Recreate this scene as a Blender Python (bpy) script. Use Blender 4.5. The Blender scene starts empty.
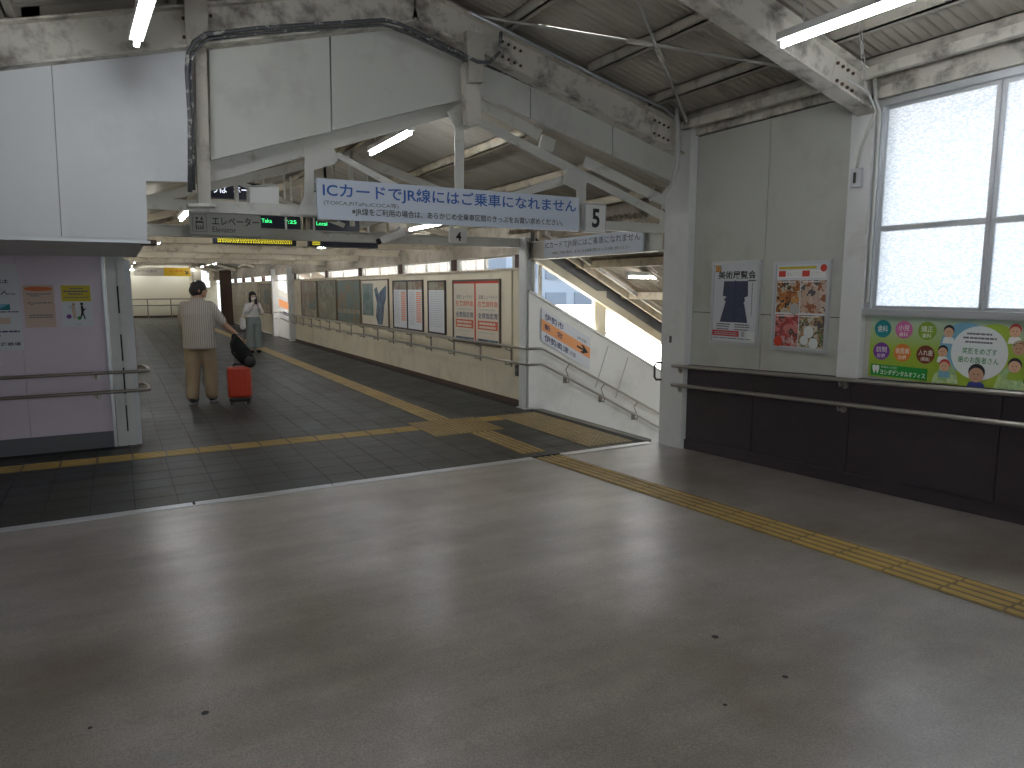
import bpy, bmesh, math, random
from mathutils import Vector, Matrix
random.seed(7)
sc = bpy.context.scene
col = sc.collection
# ---------------------------------------------------------------- camera
F = 705.0; CH = 1.65
PITCH = math.atan(95 / F); YAW = math.radians(29.2)
cam = bpy.data.cameras.new('camera'); camo = bpy.data.objects.new('camera', cam); col.objects.link(camo)
cam.sensor_fit = 'HORIZONTAL'; cam.sensor_width = 36; cam.lens = F / 1024 * 36; cam.clip_start = .05; cam.clip_end = 400
camo.location = (0, 0, CH); camo.rotation_euler = (math.pi / 2 - PITCH, 0, -YAW)
sc.camera = camo
# ---------------------------------------------------------------- sky and exposure
w = bpy.data.worlds.new('sky'); sc.world = w; w.use_nodes = True
bg = w.node_tree.nodes['Background']; bg.inputs[0].default_value = (.86, .94, 1.0, 1); bg.inputs[1].default_value = 1.8
sc.view_settings.view_transform = 'Standard'; sc.view_settings.look = 'None'
sc.view_settings.exposure = 0.1; sc.view_settings.gamma = 1; sc.view_settings.use_curve_mapping = False
TUBE = 52.0
sun = bpy.data.lights.new('sun', 'SUN'); sun.energy = 62; sun.angle = .02; sun.color = (1, .96, .90)
suno = bpy.data.objects.new('sun', sun); col.objects.link(suno); suno.rotation_euler = Vector((-.06, .66, .74)).to_track_quat('Z', 'Y').to_euler()
# ---------------------------------------------------------------- pixel rays (1024x768) onto real planes of the place
_fw = Vector((math.sin(YAW) * math.cos(PITCH), math.cos(YAW) * math.cos(PITCH), -math.sin(PITCH)))
_rt = Vector((math.cos(YAW), -math.sin(YAW), 0)); _up = _rt.cross(_fw); _C = Vector((0, 0, CH))
def _pl(x, y, ax, v):
    d = _fw + _rt * ((x - 512) / F) - _up * ((y - 384) / F)
    return _C + d * ((v - _C[ax]) / d[ax])
def PY(x, y, v): return _pl(x, y, 1, v)
def PX(x, y, v): return _pl(x, y, 0, v)
def PZ(x, y, v=0.): return _pl(x, y, 2, v)
# ---------------------------------------------------------------- materials
MAT = {}
def nodes_of(name):
    m = bpy.data.materials.new(name); m.use_nodes = True
    nt = m.node_tree; b = nt.nodes['Principled BSDF']; MAT[name] = m
    return m, nt, b
def M(name, c, rough=.6, metal=0., dirt=None, dscale=4., lo=.5, hi=.75, bump=0., bscale=60., stretch=(1, 1, 1), emit=0., rvar=0.):
    m, nt, b = nodes_of(name)
    b.inputs['Base Color'].default_value = (*c, 1); b.inputs['Roughness'].default_value = rough; b.inputs['Metallic'].default_value = metal
    if dirt or bump or rvar:
        g = nt.nodes.new('ShaderNodeNewGeometry'); mp = nt.nodes.new('ShaderNodeMapping'); mp.inputs['Scale'].default_value = stretch
        nt.links.new(g.outputs['Position'], mp.inputs['Vector'])
    if dirt or rvar:
        n = nt.nodes.new('ShaderNodeTexNoise'); n.inputs['Scale'].default_value = dscale; n.inputs['Detail'].default_value = 6; n.inputs['Roughness'].default_value = .65
        nt.links.new(mp.outputs[0], n.inputs['Vector'])
        r = nt.nodes.new('ShaderNodeValToRGB'); r.color_ramp.elements[0].position = lo; r.color_ramp.elements[1].position = hi
        r.color_ramp.elements[0].color = (*c, 1); r.color_ramp.elements[1].color = (*(dirt or c), 1)
        nt.links.new(n.outputs[0], r.inputs[0])
        if dirt: nt.links.new(r.outputs[0], b.inputs['Base Color'])
        if rvar:
            mr = nt.nodes.new('ShaderNodeMapRange'); mr.inputs[1].default_value = .3; mr.inputs[2].default_value = .7
            mr.inputs[3].default_value = rough - rvar; mr.inputs[4].default_value = rough + rvar
            nt.links.new(n.outputs[0], mr.inputs[0]); nt.links.new(mr.outputs[0], b.inputs['Roughness'])
    if bump:
        n2 = nt.nodes.new('ShaderNodeTexNoise'); n2.inputs['Scale'].default_value = bscale; n2.inputs['Detail'].default_value = 3
        nt.links.new(mp.outputs[0], n2.inputs['Vector'])
        bp = nt.nodes.new('ShaderNodeBump'); bp.inputs['Strength'].default_value = bump; bp.inputs['Distance'].default_value = .01
        nt.links.new(n2.outputs[0], bp.inputs['Height']); nt.links.new(bp.outputs[0], b.inputs['Normal'])
    if emit:
        b.inputs['Emission Color'].default_value = (*c, 1); b.inputs['Emission Strength'].default_value = emit
    return m
M('white_panel', (.60, .605, .555), .55, dirt=(.40, .39, .36), dscale=2.2, lo=.52, hi=.85, bump=.05)
M('box_panel', (.70, .72, .74), .5, dirt=(.55, .56, .57), dscale=1.6, lo=.5, hi=.9)
M('wall_board', (.53, .535, .485), .6, dirt=(.40, .39, .36), dscale=2.0, lo=.5, hi=.85, bump=.06)
M('truss_paint', (.64, .635, .585), .5, dirt=(.36, .33, .28), dscale=7, lo=.58, hi=.75)
M('steel_dirty', (.68, .65, .58), .65, dirt=(.13, .11, .09), dscale=5, lo=.47, hi=.72, bump=.2, bscale=30)
M('column_paint', (.72, .73, .72), .5, dirt=(.55, .53, .5), dscale=3, lo=.55, hi=.8)
M('rust_edge', (.06, .05, .045), .8, dirt=(.3, .27, .23), dscale=25, lo=.5, hi=.6)
M('roof_sheet', (.55, .52, .45), .7, dirt=(.36, .32, .27), dscale=1.5, lo=.4, hi=.75, stretch=(.4, 3, 1))
M('purlin_paint', (.50, .47, .41), .65, dirt=(.2, .17, .14), dscale=5, lo=.5, hi=.75)
M('end_wall', (.86, .82, .66), .6)
M('cream_wall', (.76, .69, .53), .55, dirt=(.48, .42, .30), dscale=1.5, lo=.5, hi=.85)
M('cream_beam', (.64, .57, .44), .6, dirt=(.30, .24, .17), dscale=5, lo=.5, hi=.72)
M('brown_board', (.36, .31, .24), .65, dirt=(.16, .12, .08), dscale=4, lo=.45, hi=.75)
M('stair_white', (.84, .84, .81), .55, dirt=(.60, .59, .55), dscale=1.5, lo=.5, hi=.85)
M('purple_wall', (.74, .65, .75), .42, dirt=(.68, .60, .69), dscale=1.2, lo=.4, hi=.8)
M('skirting', (.15, .155, .17), .5, metal=.2)
M('wainscot', (.040, .031, .038), .42, dirt=(.065, .053, .060), dscale=2, lo=.5, hi=.9, rvar=.08)
M('stainless', (.42, .40, .36), .3, metal=.9)
M('stainless_dark', (.30, .27, .23), .35, metal=.85)
M('aluminium', (.60, .62, .64), .38, metal=.7)
M('dark_frame', (.05, .045, .04), .5)
M('bronze_frame', (.16, .13, .09), .5, metal=.3)
M('conduit_dark', (.09, .095, .10), .6, dirt=(.45, .45, .42), dscale=18, lo=.56, hi=.62)
M('conduit_light', (.55, .55, .52), .5)
M('galvanised', (.62, .66, .72), .3, metal=.8)
M('white_plain', (.78, .78, .76), .5)
M('black_plain', (.012, .012, .013), .5)
M('ink_black', (.02, .02, .025), .6)
M('ink_grey', (.16, .16, .18), .6)
M('ink_blue', (.035, .13, .46), .6)
M('ink_navy', (.03, .04, .13), .6)
M('ink_white', (.85, .85, .85), .6)
M('ink_red', (.62, .055, .03), .6)
M('ink_orange', (.78, .22, .07), .6)
M('ink_poster', (.62, .13, .06), .6)
M('ink_green', (.05, .28, .09), .6)
M('ink_pale', (.45, .46, .47), .6)
M('sign_white', (.66, .72, .82), .45)
M('sign_grey', (.40, .41, .38), .5)
M('paper', (.70, .72, .76), .6)
M('paper_peach', (.66, .50, .42), .6)
M('paper_yellow', (.62, .50, .04), .6)
M('paper_warm', (.68, .62, .50), .6)
M('sign_yellow', (.80, .50, .02), .5)
M('sign_orange', (.84, .36, .14), .5)
M('fixture_white', (.72, .72, .70), .4)
M('rail_black', (.03, .03, .032), .45)
M('suitcase_red', (.46, .045, .02), .4)
M('bag_black', (.006, .006, .007), .95)
M('skin', (.42, .24, .16), .55)
M('skin_light', (.58, .39, .30), .55)
M('hair', (.012, .010, .010), .5)
M('chino', (.33, .25, .16), .85)
M('blouse', (.72, .70, .70), .8)
M('wide_pants', (.22, .26, .26), .85)
M('shoe_dark', (.03, .035, .05), .6)
M('sole', (.5, .5, .5), .7)
M('ext_roof', (.86, .85, .85), .7, dirt=(.72, .70, .72), dscale=.8, lo=.45, hi=.8)
M('ext_building', (.42, .50, .62), .7)
M('ext_building_dark', (.25, .31, .40), .5)
M('ext_ground', (.015, .015, .014), .9)
M('ext_sheet', (.22, .215, .21), .8, dirt=(.14, .13, .125), dscale=3)
M('rust_brown', (.09, .05, .035), .7)
M('led_green', (.05, .8, .22), .5, emit=1.6)
M('led_yellow', (.75, .66, .04), .5, emit=.8)
M('led_white', (.8, .85, 1.), .5, emit=1.2)
M('led_body', (.012, .014, .03), .4)
M('tube_glow', (.93, .96, 1.), .5, emit=TUBE)
M('tread', (.20, .19, .18), .7)
def striped():
    m, nt, b = nodes_of('striped_shirt'); b.inputs['Roughness'].default_value = .85
    tc = nt.nodes.new('ShaderNodeTexCoord'); wv = nt.nodes.new('ShaderNodeTexWave'); wv.bands_direction = 'X'; wv.inputs['Scale'].default_value = 13; wv.inputs['Distortion'].default_value = .6
    nt.links.new(tc.outputs['Object'], wv.inputs[0]); r = nt.nodes.new('ShaderNodeValToRGB')
    r.color_ramp.elements[0].color = (.27, .25, .26, 1); r.color_ramp.elements[1].color = (.47, .43, .38, 1)
    r.color_ramp.elements[0].position = .1; r.color_ramp.elements[1].position = .45
    nt.links.new(wv.outputs[0], r.inputs[0]); nt.links.new(r.outputs[0], b.inputs['Base Color'])
striped()
def concrete():
    m, nt, b = nodes_of('concrete_floor'); b.inputs['IOR'].default_value = 1.9; L = nt.links.new; N = nt.nodes.new
    g = N('ShaderNodeNewGeometry')
    def noise(scale, stretch, detail=5):
        mp = N('ShaderNodeMapping'); mp.inputs['Scale'].default_value = stretch; mp.inputs['Rotation'].default_value = (0, 0, .12)
        n = N('ShaderNodeTexNoise'); n.inputs['Scale'].default_value = scale; n.inputs['Detail'].default_value = detail; n.inputs['Roughness'].default_value = .6
        L(g.outputs['Position'], mp.inputs[0]); L(mp.outputs[0], n.inputs['Vector']); return n
    big = noise(.7, (1, 1, 1)); soft = noise(1.3, (.6, 1.6, 1), 1); streak = noise(2.2, (.35, 2.2, 1), 4); fine = noise(140, (1, 1, 1), 2); blot = noise(3.5, (1, 1, 1), 4)
    r1 = N('ShaderNodeValToRGB'); e = r1.color_ramp.elements
    e[0].position = .35; e[0].color = (.18, .142, .112, 1); e[1].position = .62; e[1].color = (.40, .372, .345, 1)
    L(big.outputs[0], r1.inputs[0])
    r2 = N('ShaderNodeValToRGB'); e = r2.color_ramp.elements
    e[0].position = .36; e[0].color = (.82, .82, .82, 1); e[1].position = .64; e[1].color = (1.06, 1.05, 1.04, 1)
    L(streak.outputs[0], r2.inputs[0])
    mx = N('ShaderNodeMixRGB'); mx.blend_type = 'MULTIPLY'; mx.inputs[0].default_value = 1; L(r1.outputs[0], mx.inputs[1]); L(r2.outputs[0], mx.inputs[2])
    r3 = N('ShaderNodeValToRGB'); e = r3.color_ramp.elements
    e[0].position = .35; e[0].color = (.7, .7, .7, 1); e[1].position = .65; e[1].color = (1.2, 1.2, 1.2, 1)
    L(fine.outputs[0], r3.inputs[0])
    mx2 = N('ShaderNodeMixRGB'); mx2.blend_type = 'MULTIPLY'; mx2.inputs[0].default_value = 1; L(mx.outputs[0], mx2.inputs[1]); L(r3.outputs[0], mx2.inputs[2])
    L(mx2.outputs[0], b.inputs['Base Color'])
    ad = N('ShaderNodeMath'); ad.operation = 'ADD'; L(soft.outputs[0], ad.inputs[0]); L(soft.outputs[0], ad.inputs[1])
    mr = N('ShaderNodeMapRange'); mr.inputs[1].default_value = .7; mr.inputs[2].default_value = 1.3; mr.inputs[3].default_value = .31; mr.inputs[4].default_value = .28
    L(ad.outputs[0], mr.inputs[0]); L(mr.outputs[0], b.inputs['Roughness'])
    bp = N('ShaderNodeBump'); bp.inputs['Strength'].default_value = .12; bp.inputs['Distance'].default_value = .002
    L(fine.outputs[0], bp.inputs['Height']); L(bp.outputs[0], b.inputs['Normal'])
concrete()
def tilemat():
    m, nt, b = nodes_of('dark_tile'); b.inputs['IOR'].default_value = 1.38; L = nt.links.new; N = nt.nodes.new
    g = N('ShaderNodeNewGeometry'); v = N('ShaderNodeVectorMath'); v.operation = 'SCALE'; v.inputs['Scale'].default_value = 1 / .3
    L(g.outputs['Position'], v.inputs[0]); fl = N('ShaderNodeVectorMath'); fl.operation = 'FLOOR'; L(v.outputs[0], fl.inputs[0])
    sp = N('ShaderNodeSeparateXYZ'); cb = N('ShaderNodeCombineXYZ'); L(fl.outputs[0], sp.inputs[0]); L(sp.outputs[0], cb.inputs[0]); L(sp.outputs[1], cb.inputs[1])
    wn = N('ShaderNodeTexWhiteNoise'); L(cb.outputs[0], wn.inputs['Vector'])
    n = N('ShaderNodeTexNoise'); n.inputs['Scale'].default_value = 1.1; n.inputs['Detail'].default_value = 5; L(g.outputs['Position'], n.inputs['Vector'])
    ad = N('ShaderNodeMath'); ad.operation = 'MULTIPLY_ADD'; ad.inputs[1].default_value = .3; L(wn.outputs[0], ad.inputs[0]); L(n.outputs[0], ad.inputs[2])
    r = N('ShaderNodeValToRGB'); e = r.color_ramp.elements; e[0].position = .42; e[0].color = (.010, .015, .017, 1); e[1].position = .85; e[1].color = (.036, .035, .028, 1)
    L(ad.outputs[0], r.inputs[0]); L(r.outputs[0], b.inputs['Base Color'])
    mr = N('ShaderNodeMapRange'); mr.inputs[1].default_value = .4; mr.inputs[2].default_value = .9; mr.inputs[3].default_value = .42; mr.inputs[4].default_value = .55
    L(ad.outputs[0], mr.inputs[0]); L(mr.outputs[0], b.inputs['Roughness'])
tilemat()
M('grout', (.02, .022, .02), .8)
M('tactile_yellow', (.46, .31, .08), .5, dirt=(.30, .20, .06), dscale=3, lo=.4, hi=.75)
M('tactile_base', (.20, .135, .05), .55, dirt=(.12, .085, .04), dscale=3, lo=.4, hi=.75)
M('tactile_pale', (.46, .36, .17), .5, dirt=(.32, .25, .13), dscale=3, lo=.4, hi=.75)
def frosted():
    m, nt, b = nodes_of('frosted_glass'); L = nt.links.new; N = nt.nodes.new
    g = N('ShaderNodeNewGeometry'); mp = N('ShaderNodeMapping'); mp.inputs['Rotation'].default_value = (.6, 0, 0); mp.inputs['Scale'].default_value = (1, 1, 2.2); L(g.outputs['Position'], mp.inputs[0])
    vo = N('ShaderNodeTexVoronoi'); vo.inputs['Scale'].default_value = 42; L(mp.outputs[0], vo.inputs['Vector'])
    r = N('ShaderNodeValToRGB'); e = r.color_ramp.elements; e[0].position = .1; e[0].color = (.97, .98, 1, 1); e[1].position = .75; e[1].color = (.66, .72, .80, 1); L(vo.outputs['Distance'], r.inputs[0])
    t = N('ShaderNodeBsdfTranslucent'); L(r.outputs[0], t.inputs[0]); gl = N('ShaderNodeBsdfGlossy'); gl.inputs['Roughness'].default_value = .25
    gl.inputs[0].default_value = (.8, .85, .9, 1); mx = N('ShaderNodeMixShader'); mx.inputs[0].default_value = .06
    L(t.outputs[0], mx.inputs[1]); L(gl.outputs[0], mx.inputs[2]); L(mx.outputs[0], nt.nodes['Material Output'].inputs[0])
frosted()
def photo(name, cols, scale, seed=0.):
    m, nt, b = nodes_of(name); L = nt.links.new; N = nt.nodes.new
    g = N('ShaderNodeNewGeometry'); mp = N('ShaderNodeMapping'); mp.inputs['Location'].default_value = (seed, seed, seed); L(g.outputs['Position'], mp.inputs[0])
    n0 = N('ShaderNodeTexNoise'); n0.inputs['Scale'].default_value = scale; L(mp.outputs[0], n0.inputs['Vector'])
    va = N('ShaderNodeVectorMath'); va.operation = 'MULTIPLY_ADD'; va.inputs[1].default_value = (.12, .12, .12); L(n0.outputs[1], va.inputs[0]); L(mp.outputs[0], va.inputs[2])
    vo = N('ShaderNodeTexVoronoi'); vo.inputs['Scale'].default_value = scale; L(va.outputs[0], vo.inputs['Vector'])
    sp = N('ShaderNodeSeparateColor'); L(vo.outputs['Color'], sp.inputs[0])
    r = N('ShaderNodeValToRGB'); r.color_ramp.interpolation = 'CONSTANT' if len(cols) > 4 else 'LINEAR'
    e = r.color_ramp.elements
    while len(e) < len(cols): e.new(.5)
    for i, c in enumerate(cols): e[i].position = i / len(cols); e[i].color = (*c, 1)
    L(sp.outputs[0], r.inputs[0])
    mx = N('ShaderNodeMixRGB'); mx.blend_type = 'OVERLAY'; mx.inputs[0].default_value = .5; L(r.outputs[0], mx.inputs[1])
    n1 = N('ShaderNodeTexNoise'); n1.inputs['Scale'].default_value = scale * 4; L(mp.outputs[0], n1.inputs['Vector']); L(n1.outputs[0], mx.inputs[2])
    L(mx.outputs[0], b.inputs['Base Color']); b.inputs['Roughness'].default_value = .45
photo('food_fried', [(.45, .16, .03), (.30, .09, .02), (.62, .30, .08), (.05, .03, .03), (.50, .45, .35)], 26, 1.)
photo('food_sea', [(.55, .42, .36), (.62, .50, .42), (.35, .12, .05), (.10, .09, .10), (.55, .40, .30)], 20, 2.)
photo('food_meat', [(.50, .06, .06), (.60, .20, .18), (.32, .05, .04), (.08, .05, .05), (.62, .35, .32)], 22, 3.)
photo('food_party', [(.58, .48, .36), (.40, .25, .12), (.15, .2, .08), (.62, .55, .48), (.10, .08, .07)], 28, 4.)
photo('print_sepia', [(0.252, 0.216, 0.156), (0.216, 0.132, 0.084), (0.300, 0.276, 0.216)], 6, 5.)
photo('print_forest', [(0.096, 0.108, 0.072), (0.168, 0.156, 0.102), (0.216, 0.216, 0.168)], 6, 6.)
photo('print_autumn', [(0.216, 0.108, 0.048), (0.108, 0.132, 0.108), (0.096, 0.150, 0.144)], 5, 7.)
photo('print_teal', [(.05, .12, .11), (.10, .17, .16), (.16, .2, .2)], 7, 8.)
photo('print_navy', [(.04, .06, .16), (.08, .16, .2), (.03, .04, .1)], 9, 9.)
photo('kimono', [(.035, .045, .10), (.05, .065, .13), (.045, .055, .115)], 30, 1.5)
photo('leaf_print', [(.42, .58, .22), (.55, .68, .35), (.36, .55, .28)], 14, 2.5)
def ad_bg():
    m, nt, b = nodes_of('ad_background'); L = nt.links.new; N = nt.nodes.new
    g = N('ShaderNodeNewGeometry'); s = N('ShaderNodeSeparateXYZ'); L(g.outputs['Position'], s.inputs[0])
    mr = N('ShaderNodeMapRange'); mr.inputs[1].default_value = 1.46; mr.inputs[2].default_value = 1.0; L(s.outputs[2], mr.inputs[0])
    r = N('ShaderNodeValToRGB'); e = r.color_ramp.elements; e[0].color = (.46, .60, .52, 1); e[1].color = (.34, .48, .04, 1); e[1].position = .55
    L(mr.outputs[0], r.inputs[0]); L(r.outputs[0], b.inputs['Base Color']); b.inputs['Roughness'].default_value = .4
ad_bg()
for nm, c in dict(dot_teal=(.0, .22, .25), dot_pink=(.58, .14, .36), dot_green=(.22, .36, .03), dot_purple=(.20, .05, .34), dot_orange=(.75, .22, .04), dot_brown=(.19, .04, .02), bar_green=(.01, .27, .04), sky_print=(.20, .45, .62), face_print=(.70, .42, .28), face_tan=(.55, .32, .2), shirt_blue=(.05, .07, .30), cap_red=(.55, .05, .05), print_white=(.80, .84, .84), grass_print=(.35, .5, .05)).items(): M(nm, c, .45)
# ---------------------------------------------------------------- mesh helpers
def rootloc(o):
    v = Vector((0, 0, 0))
    while o is not None: v += o.location; o = o.parent
    return v
class MB:
    def __init__(s): s.v = []; s.f = []
    def add(s, vs, fs):
        k = len(s.v); s.v += [tuple(p) for p in vs]; s.f += [tuple(i + k for i in f) for f in fs]; return s
    def box(s, x0, x1, y0, y1, z0, z1):
        return s.add([(x0, y0, z0), (x1, y0, z0), (x1, y1, z0), (x0, y1, z0), (x0, y0, z1), (x1, y0, z1), (x1, y1, z1), (x0, y1, z1)],
                     [(0, 3, 2, 1), (4, 5, 6, 7), (0, 1, 5, 4), (1, 2, 6, 5), (2, 3, 7, 6), (3, 0, 4, 7)])
    def prism(s, pts, d):                      # polygon of 3-D points, extruded by vector d
        n = len(pts); d = Vector(d); a = [Vector(p) for p in pts]; b = [p + d for p in a]
        return s.add(a + b, [tuple(range(n)), tuple(range(2 * n - 1, n - 1, -1))] + [(i, n + i, n + (i + 1) % n, (i + 1) % n) for i in range(n)])
    def bar(s, a, b, wd, ht, up=(0, 0, 1)):    # rectangular bar from a to b
        a = Vector(a); b = Vector(b); t = (b - a).normalized(); sd = t.cross(Vector(up)).normalized(); u = sd.cross(t)
        c = [-sd * wd / 2 - u * ht / 2, sd * wd / 2 - u * ht / 2, sd * wd / 2 + u * ht / 2, -sd * wd / 2 + u * ht / 2]
        return s.prism([a + q for q in c], b - a)
    def ibeam(s, a, b, wd, ht, tf=.014, up=(0, 0, 1)):
        a = Vector(a); b = Vector(b); t = (b - a).normalized(); sd = t.cross(Vector(up)).normalized(); u = sd.cross(t); W = wd / 2; H = ht / 2; q = tf / 2
        prof = [(-W, -H), (W, -H), (W, -H + tf), (q, -H + tf), (q, H - tf), (W, H - tf), (W, H), (-W, H), (-W, H - tf), (-q, H - tf), (-q, -H + tf), (-W, -H + tf)]
        return s.prism([a + sd * p[0] + u * p[1] for p in prof], b - a)
    def tube(s, pts, r, seg=8, cap=True):
        pts = [Vector(p) for p in pts]; n = len(pts); rs = r if isinstance(r, (list, tuple)) else [r] * n
        rings = []; ref = None
        for i, p in enumerate(pts):
            t = (pts[min(i + 1, n - 1)] - pts[max(i - 1, 0)]).normalized()
            if ref is None: ref = Vector((0, 0, 1)) if abs(t.z) < .9 else Vector((1, 0, 0))
            sd = t.cross(ref).normalized(); u = sd.cross(t); ref = u
            rings.append([p + (sd * math.cos(2 * math.pi * k / seg) + u * math.sin(2 * math.pi * k / seg)) * rs[i] for k in range(seg)])
        vs = [q for R in rings for q in R]; fs = []
        for i in range(n - 1):
            for k in range(seg): fs.append((i * seg + k, i * seg + (k + 1) % seg, (i + 1) * seg + (k + 1) % seg, (i + 1) * seg + k))
        if cap: fs += [tuple(range(seg - 1, -1, -1)), tuple((n - 1) * seg + k for k in range(seg))]
        return s.add(vs, fs)
    def ell(s, c, rx, ry, rz, seg=14, rings=9):
        c = Vector(c); vs = [c + Vector((0, 0, -rz))]; fs = []
        for i in range(1, rings):
            a = -math.pi / 2 + math.pi * i / rings
            for k in range(seg): vs.append(c + Vector((rx * math.cos(a) * math.cos(2 * math.pi * k / seg), ry * math.cos(a) * math.sin(2 * math.pi * k / seg), rz * math.sin(a))))
        vs.append(c + Vector((0, 0, rz)))
        for k in range(seg): fs.append((0, 1 + (k + 1) % seg, 1 + k))
        for i in range(rings - 2):
            for k in range(seg): fs.append((1 + i * seg + k, 1 + i * seg + (k + 1) % seg, 1 + (i + 1) * seg + (k + 1) % seg, 1 + (i + 1) * seg + k))
        e = len(vs) - 1
        for k in range(seg): fs.append((e, 1 + (rings - 2) * seg + k, 1 + (rings - 2) * seg + (k + 1) % seg))
        return s.add(vs, fs)
    def rings(s, rr, seg=20):                  # stack of ellipses (cx, cy, z, rx, ry)
        vs = []; fs = []; n = len(rr)
        for cx, cy, z, rx, ry in rr:
            for k in range(seg): vs.append((cx + rx * math.cos(2 * math.pi * k / seg), cy + ry * math.sin(2 * math.pi * k / seg), z))
        for i in range(n - 1):
            for k in range(seg): fs.append((i * seg + k, i * seg + (k + 1) % seg, (i + 1) * seg + (k + 1) % seg, (i + 1) * seg + k))
        fs += [tuple(range(seg - 1, -1, -1)), tuple((n - 1) * seg + k for k in range(seg))]
        return s.add(vs, fs)
    def mesh(s, name, off=Vector((0, 0, 0)), smooth=False, fix=True):
        me = bpy.data.meshes.new(name); me.from_pydata([Vector(p) - off for p in s.v], [], s.f)
        if fix:
            bm = bmesh.new(); bm.from_mesh(me); bmesh.ops.recalc_face_normals(bm, faces=bm.faces); bm.to_mesh(me); bm.free()
        if smooth:
            for p in me.polygons: p.use_smooth = True
        me.update(); return me
    def build(s, name, mat, parent=None, smooth=False, local=False, bevel=0., fix=True):
        off = Vector((0, 0, 0)) if (parent is None or local) else rootloc(parent)
        me = s.mesh(name, off, smooth, fix); me.materials.append(MAT[mat])
        o = bpy.data.objects.new(name, me); col.objects.link(o); o.parent = parent
        if bevel:
            b = o.modifiers.new('bevel', 'BEVEL'); b.width = bevel; b.segments = 2; b.limit_method = 'ANGLE'
        return o
def tag(o, label=None, cat=None, group=None, kind=None):
    for k, v in (('label', label), ('category', cat), ('group', group), ('kind', kind)):
        if v: o[k] = v
    return o
def thing(name, label, cat, loc=(0, 0, 0), group=None, kind=None):
    o = bpy.data.objects.new(name, None); o.empty_display_size = .1; col.objects.link(o); o.location = loc
    return tag(o, label, cat, group, kind)
def inst(me, name, loc, parent):
    o = bpy.data.objects.new(name, me); col.objects.link(o); o.parent = parent; o.location = loc; return o
_tc = {}
def text_data(sx, bold=0.):
    key = (sx, bold)
    if key in _tc: return _tc[key]
    cu = bpy.data.curves.new('t', 'FONT'); cu.body = sx; cu.size = 1; cu.offset = bold; cu.resolution_u = 3; cu.fill_mode = 'FRONT'
    o = bpy.data.objects.new('t', cu); col.objects.link(o); bpy.context.view_layer.update()
    me = bpy.data.meshes.new_from_object(o.evaluated_get(bpy.context.evaluated_depsgraph_get()))
    vs = [v.co.copy() for v in me.vertices]; fs = [tuple(p.vertices) for p in me.polygons]
    bpy.data.objects.remove(o); bpy.data.curves.remove(cu); bpy.data.meshes.remove(me)
    _tc[key] = (vs, fs); return vs, fs
class Face:
    """a flat printed face: u to the right 0..1, v downwards 0..1; O = top left corner"""
    def __init__(s, O, U, V, N, parent): s.O = Vector(O); s.U = Vector(U); s.V = Vector(V); s.N = Vector(N).normalized(); s.p = parent
    def pt(s, u, v, l=0.): return s.O + s.U * u + s.V * v + s.N * l
    def poly(s, pts, mat, lift=.001, name='print', th=.0015):
        return MB().prism([s.pt(u, v, lift) for u, v in pts], s.N * th).build(name, mat, s.p)
    def rect(s, u0, v0, u1, v1, mat, lift=.001, name='print', th=.0015):
        return s.poly([(u0, v0), (u1, v0), (u1, v1), (u0, v1)], mat, lift, name, th)
    def disc(s, u, v, r, mat, lift=.001, name='print', n=24, sq=1.):       # r in metres
        U = s.U.normalized(); V = s.V.normalized(); c = s.pt(u, v, lift)
        return MB().prism([c + U * r * math.cos(2 * math.pi * k / n) + V * r * sq * math.sin(2 * math.pi * k / n) for k in range(n)], s.N * .0015).build(name, mat, s.p)
    def text(s, sx, u0, v0, u1, v1, mat, lift=.003, name='lettering', bold=0., keep=False):
        vs, fs = text_data(sx, bold)
        if not vs: return None
        x0 = min(v.x for v in vs); x1 = max(v.x for v in vs); y0 = min(v.y for v in vs); y1 = max(v.y for v in vs)
        out = [s.pt(u0 + (u1 - u0) * (v.x - x0) / (x1 - x0), v1 + (v0 - v1) * (v.y - y0) / max(1e-6, y1 - y0), lift) for v in vs]
        o = MB().add(out, fs).build(name, mat, s.p, fix=False)
        return tag(o, kind='stuff') if len(sx) > 12 else o
    def lines(s, rows, mat, lift=.002, name='small_print', den=.16, fill=.86):                # rows: (u0,u1,v,h)  unreadably small lines
        m = MB()
        for u0, u1, v, h in rows:
            u = u0
            while u < u1 - .004:
                wd = min(random.uniform(.5, 1.3) * (u1 - u0) * den, u1 - u)
                m.prism([s.pt(u, v, lift), s.pt(u + wd * fill, v, lift), s.pt(u + wd * fill, v + h, lift), s.pt(u, v + h, lift)], s.N * .0006); u += wd
        return tag(m.build(name, mat, s.p), kind='stuff')
DX = Vector((1, 0, 0)); DY = Vector((0, 1, 0)); DZ = Vector((0, 0, 1))
SL = .038; TH = 5.8                                   # ramp slope and threshold
def rz(y): return max(0., (TH - y)) * SL
# ================================================================ SETTING
RX = 5.08                                             # right wall
# near ramp
fl = MB().prism([(-3.2, TH, 0), (-3.2, -6, rz(-6)), (RX + .1, -6, rz(-6)), (RX + .1, TH, 0)], (0, 0, -.2)).build('floor', 'concrete_floor')
tag(fl, 'worn brown grey concrete floor sloping down to the metal threshold', 'floor', kind='structure')
for sx_, sy_, sr_ in ((205, 713, .014), (715, 637, .016), (785, 677, .012), (725, 705, .008), (90, 768 - 40, .008)):
    d_ = _fw + _rt * ((sx_ - 512) / F) - _up * ((sy_ - 384) / F); t_ = (SL * TH - CH) / (d_.z + SL * d_.y); p_ = _C + d_ * t_
    MB().prism([(p_.x + sr_ * math.cos(k * .785) * (1 + .2 * math.sin(3 * k)), p_.y + sr_ * math.sin(k * .785), p_.z + .0005 - SL * sr_ * math.sin(k * .785)) for k in range(8)], (0, 0, .0008)).build('gum_spot', 'ink_black', fl)
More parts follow.
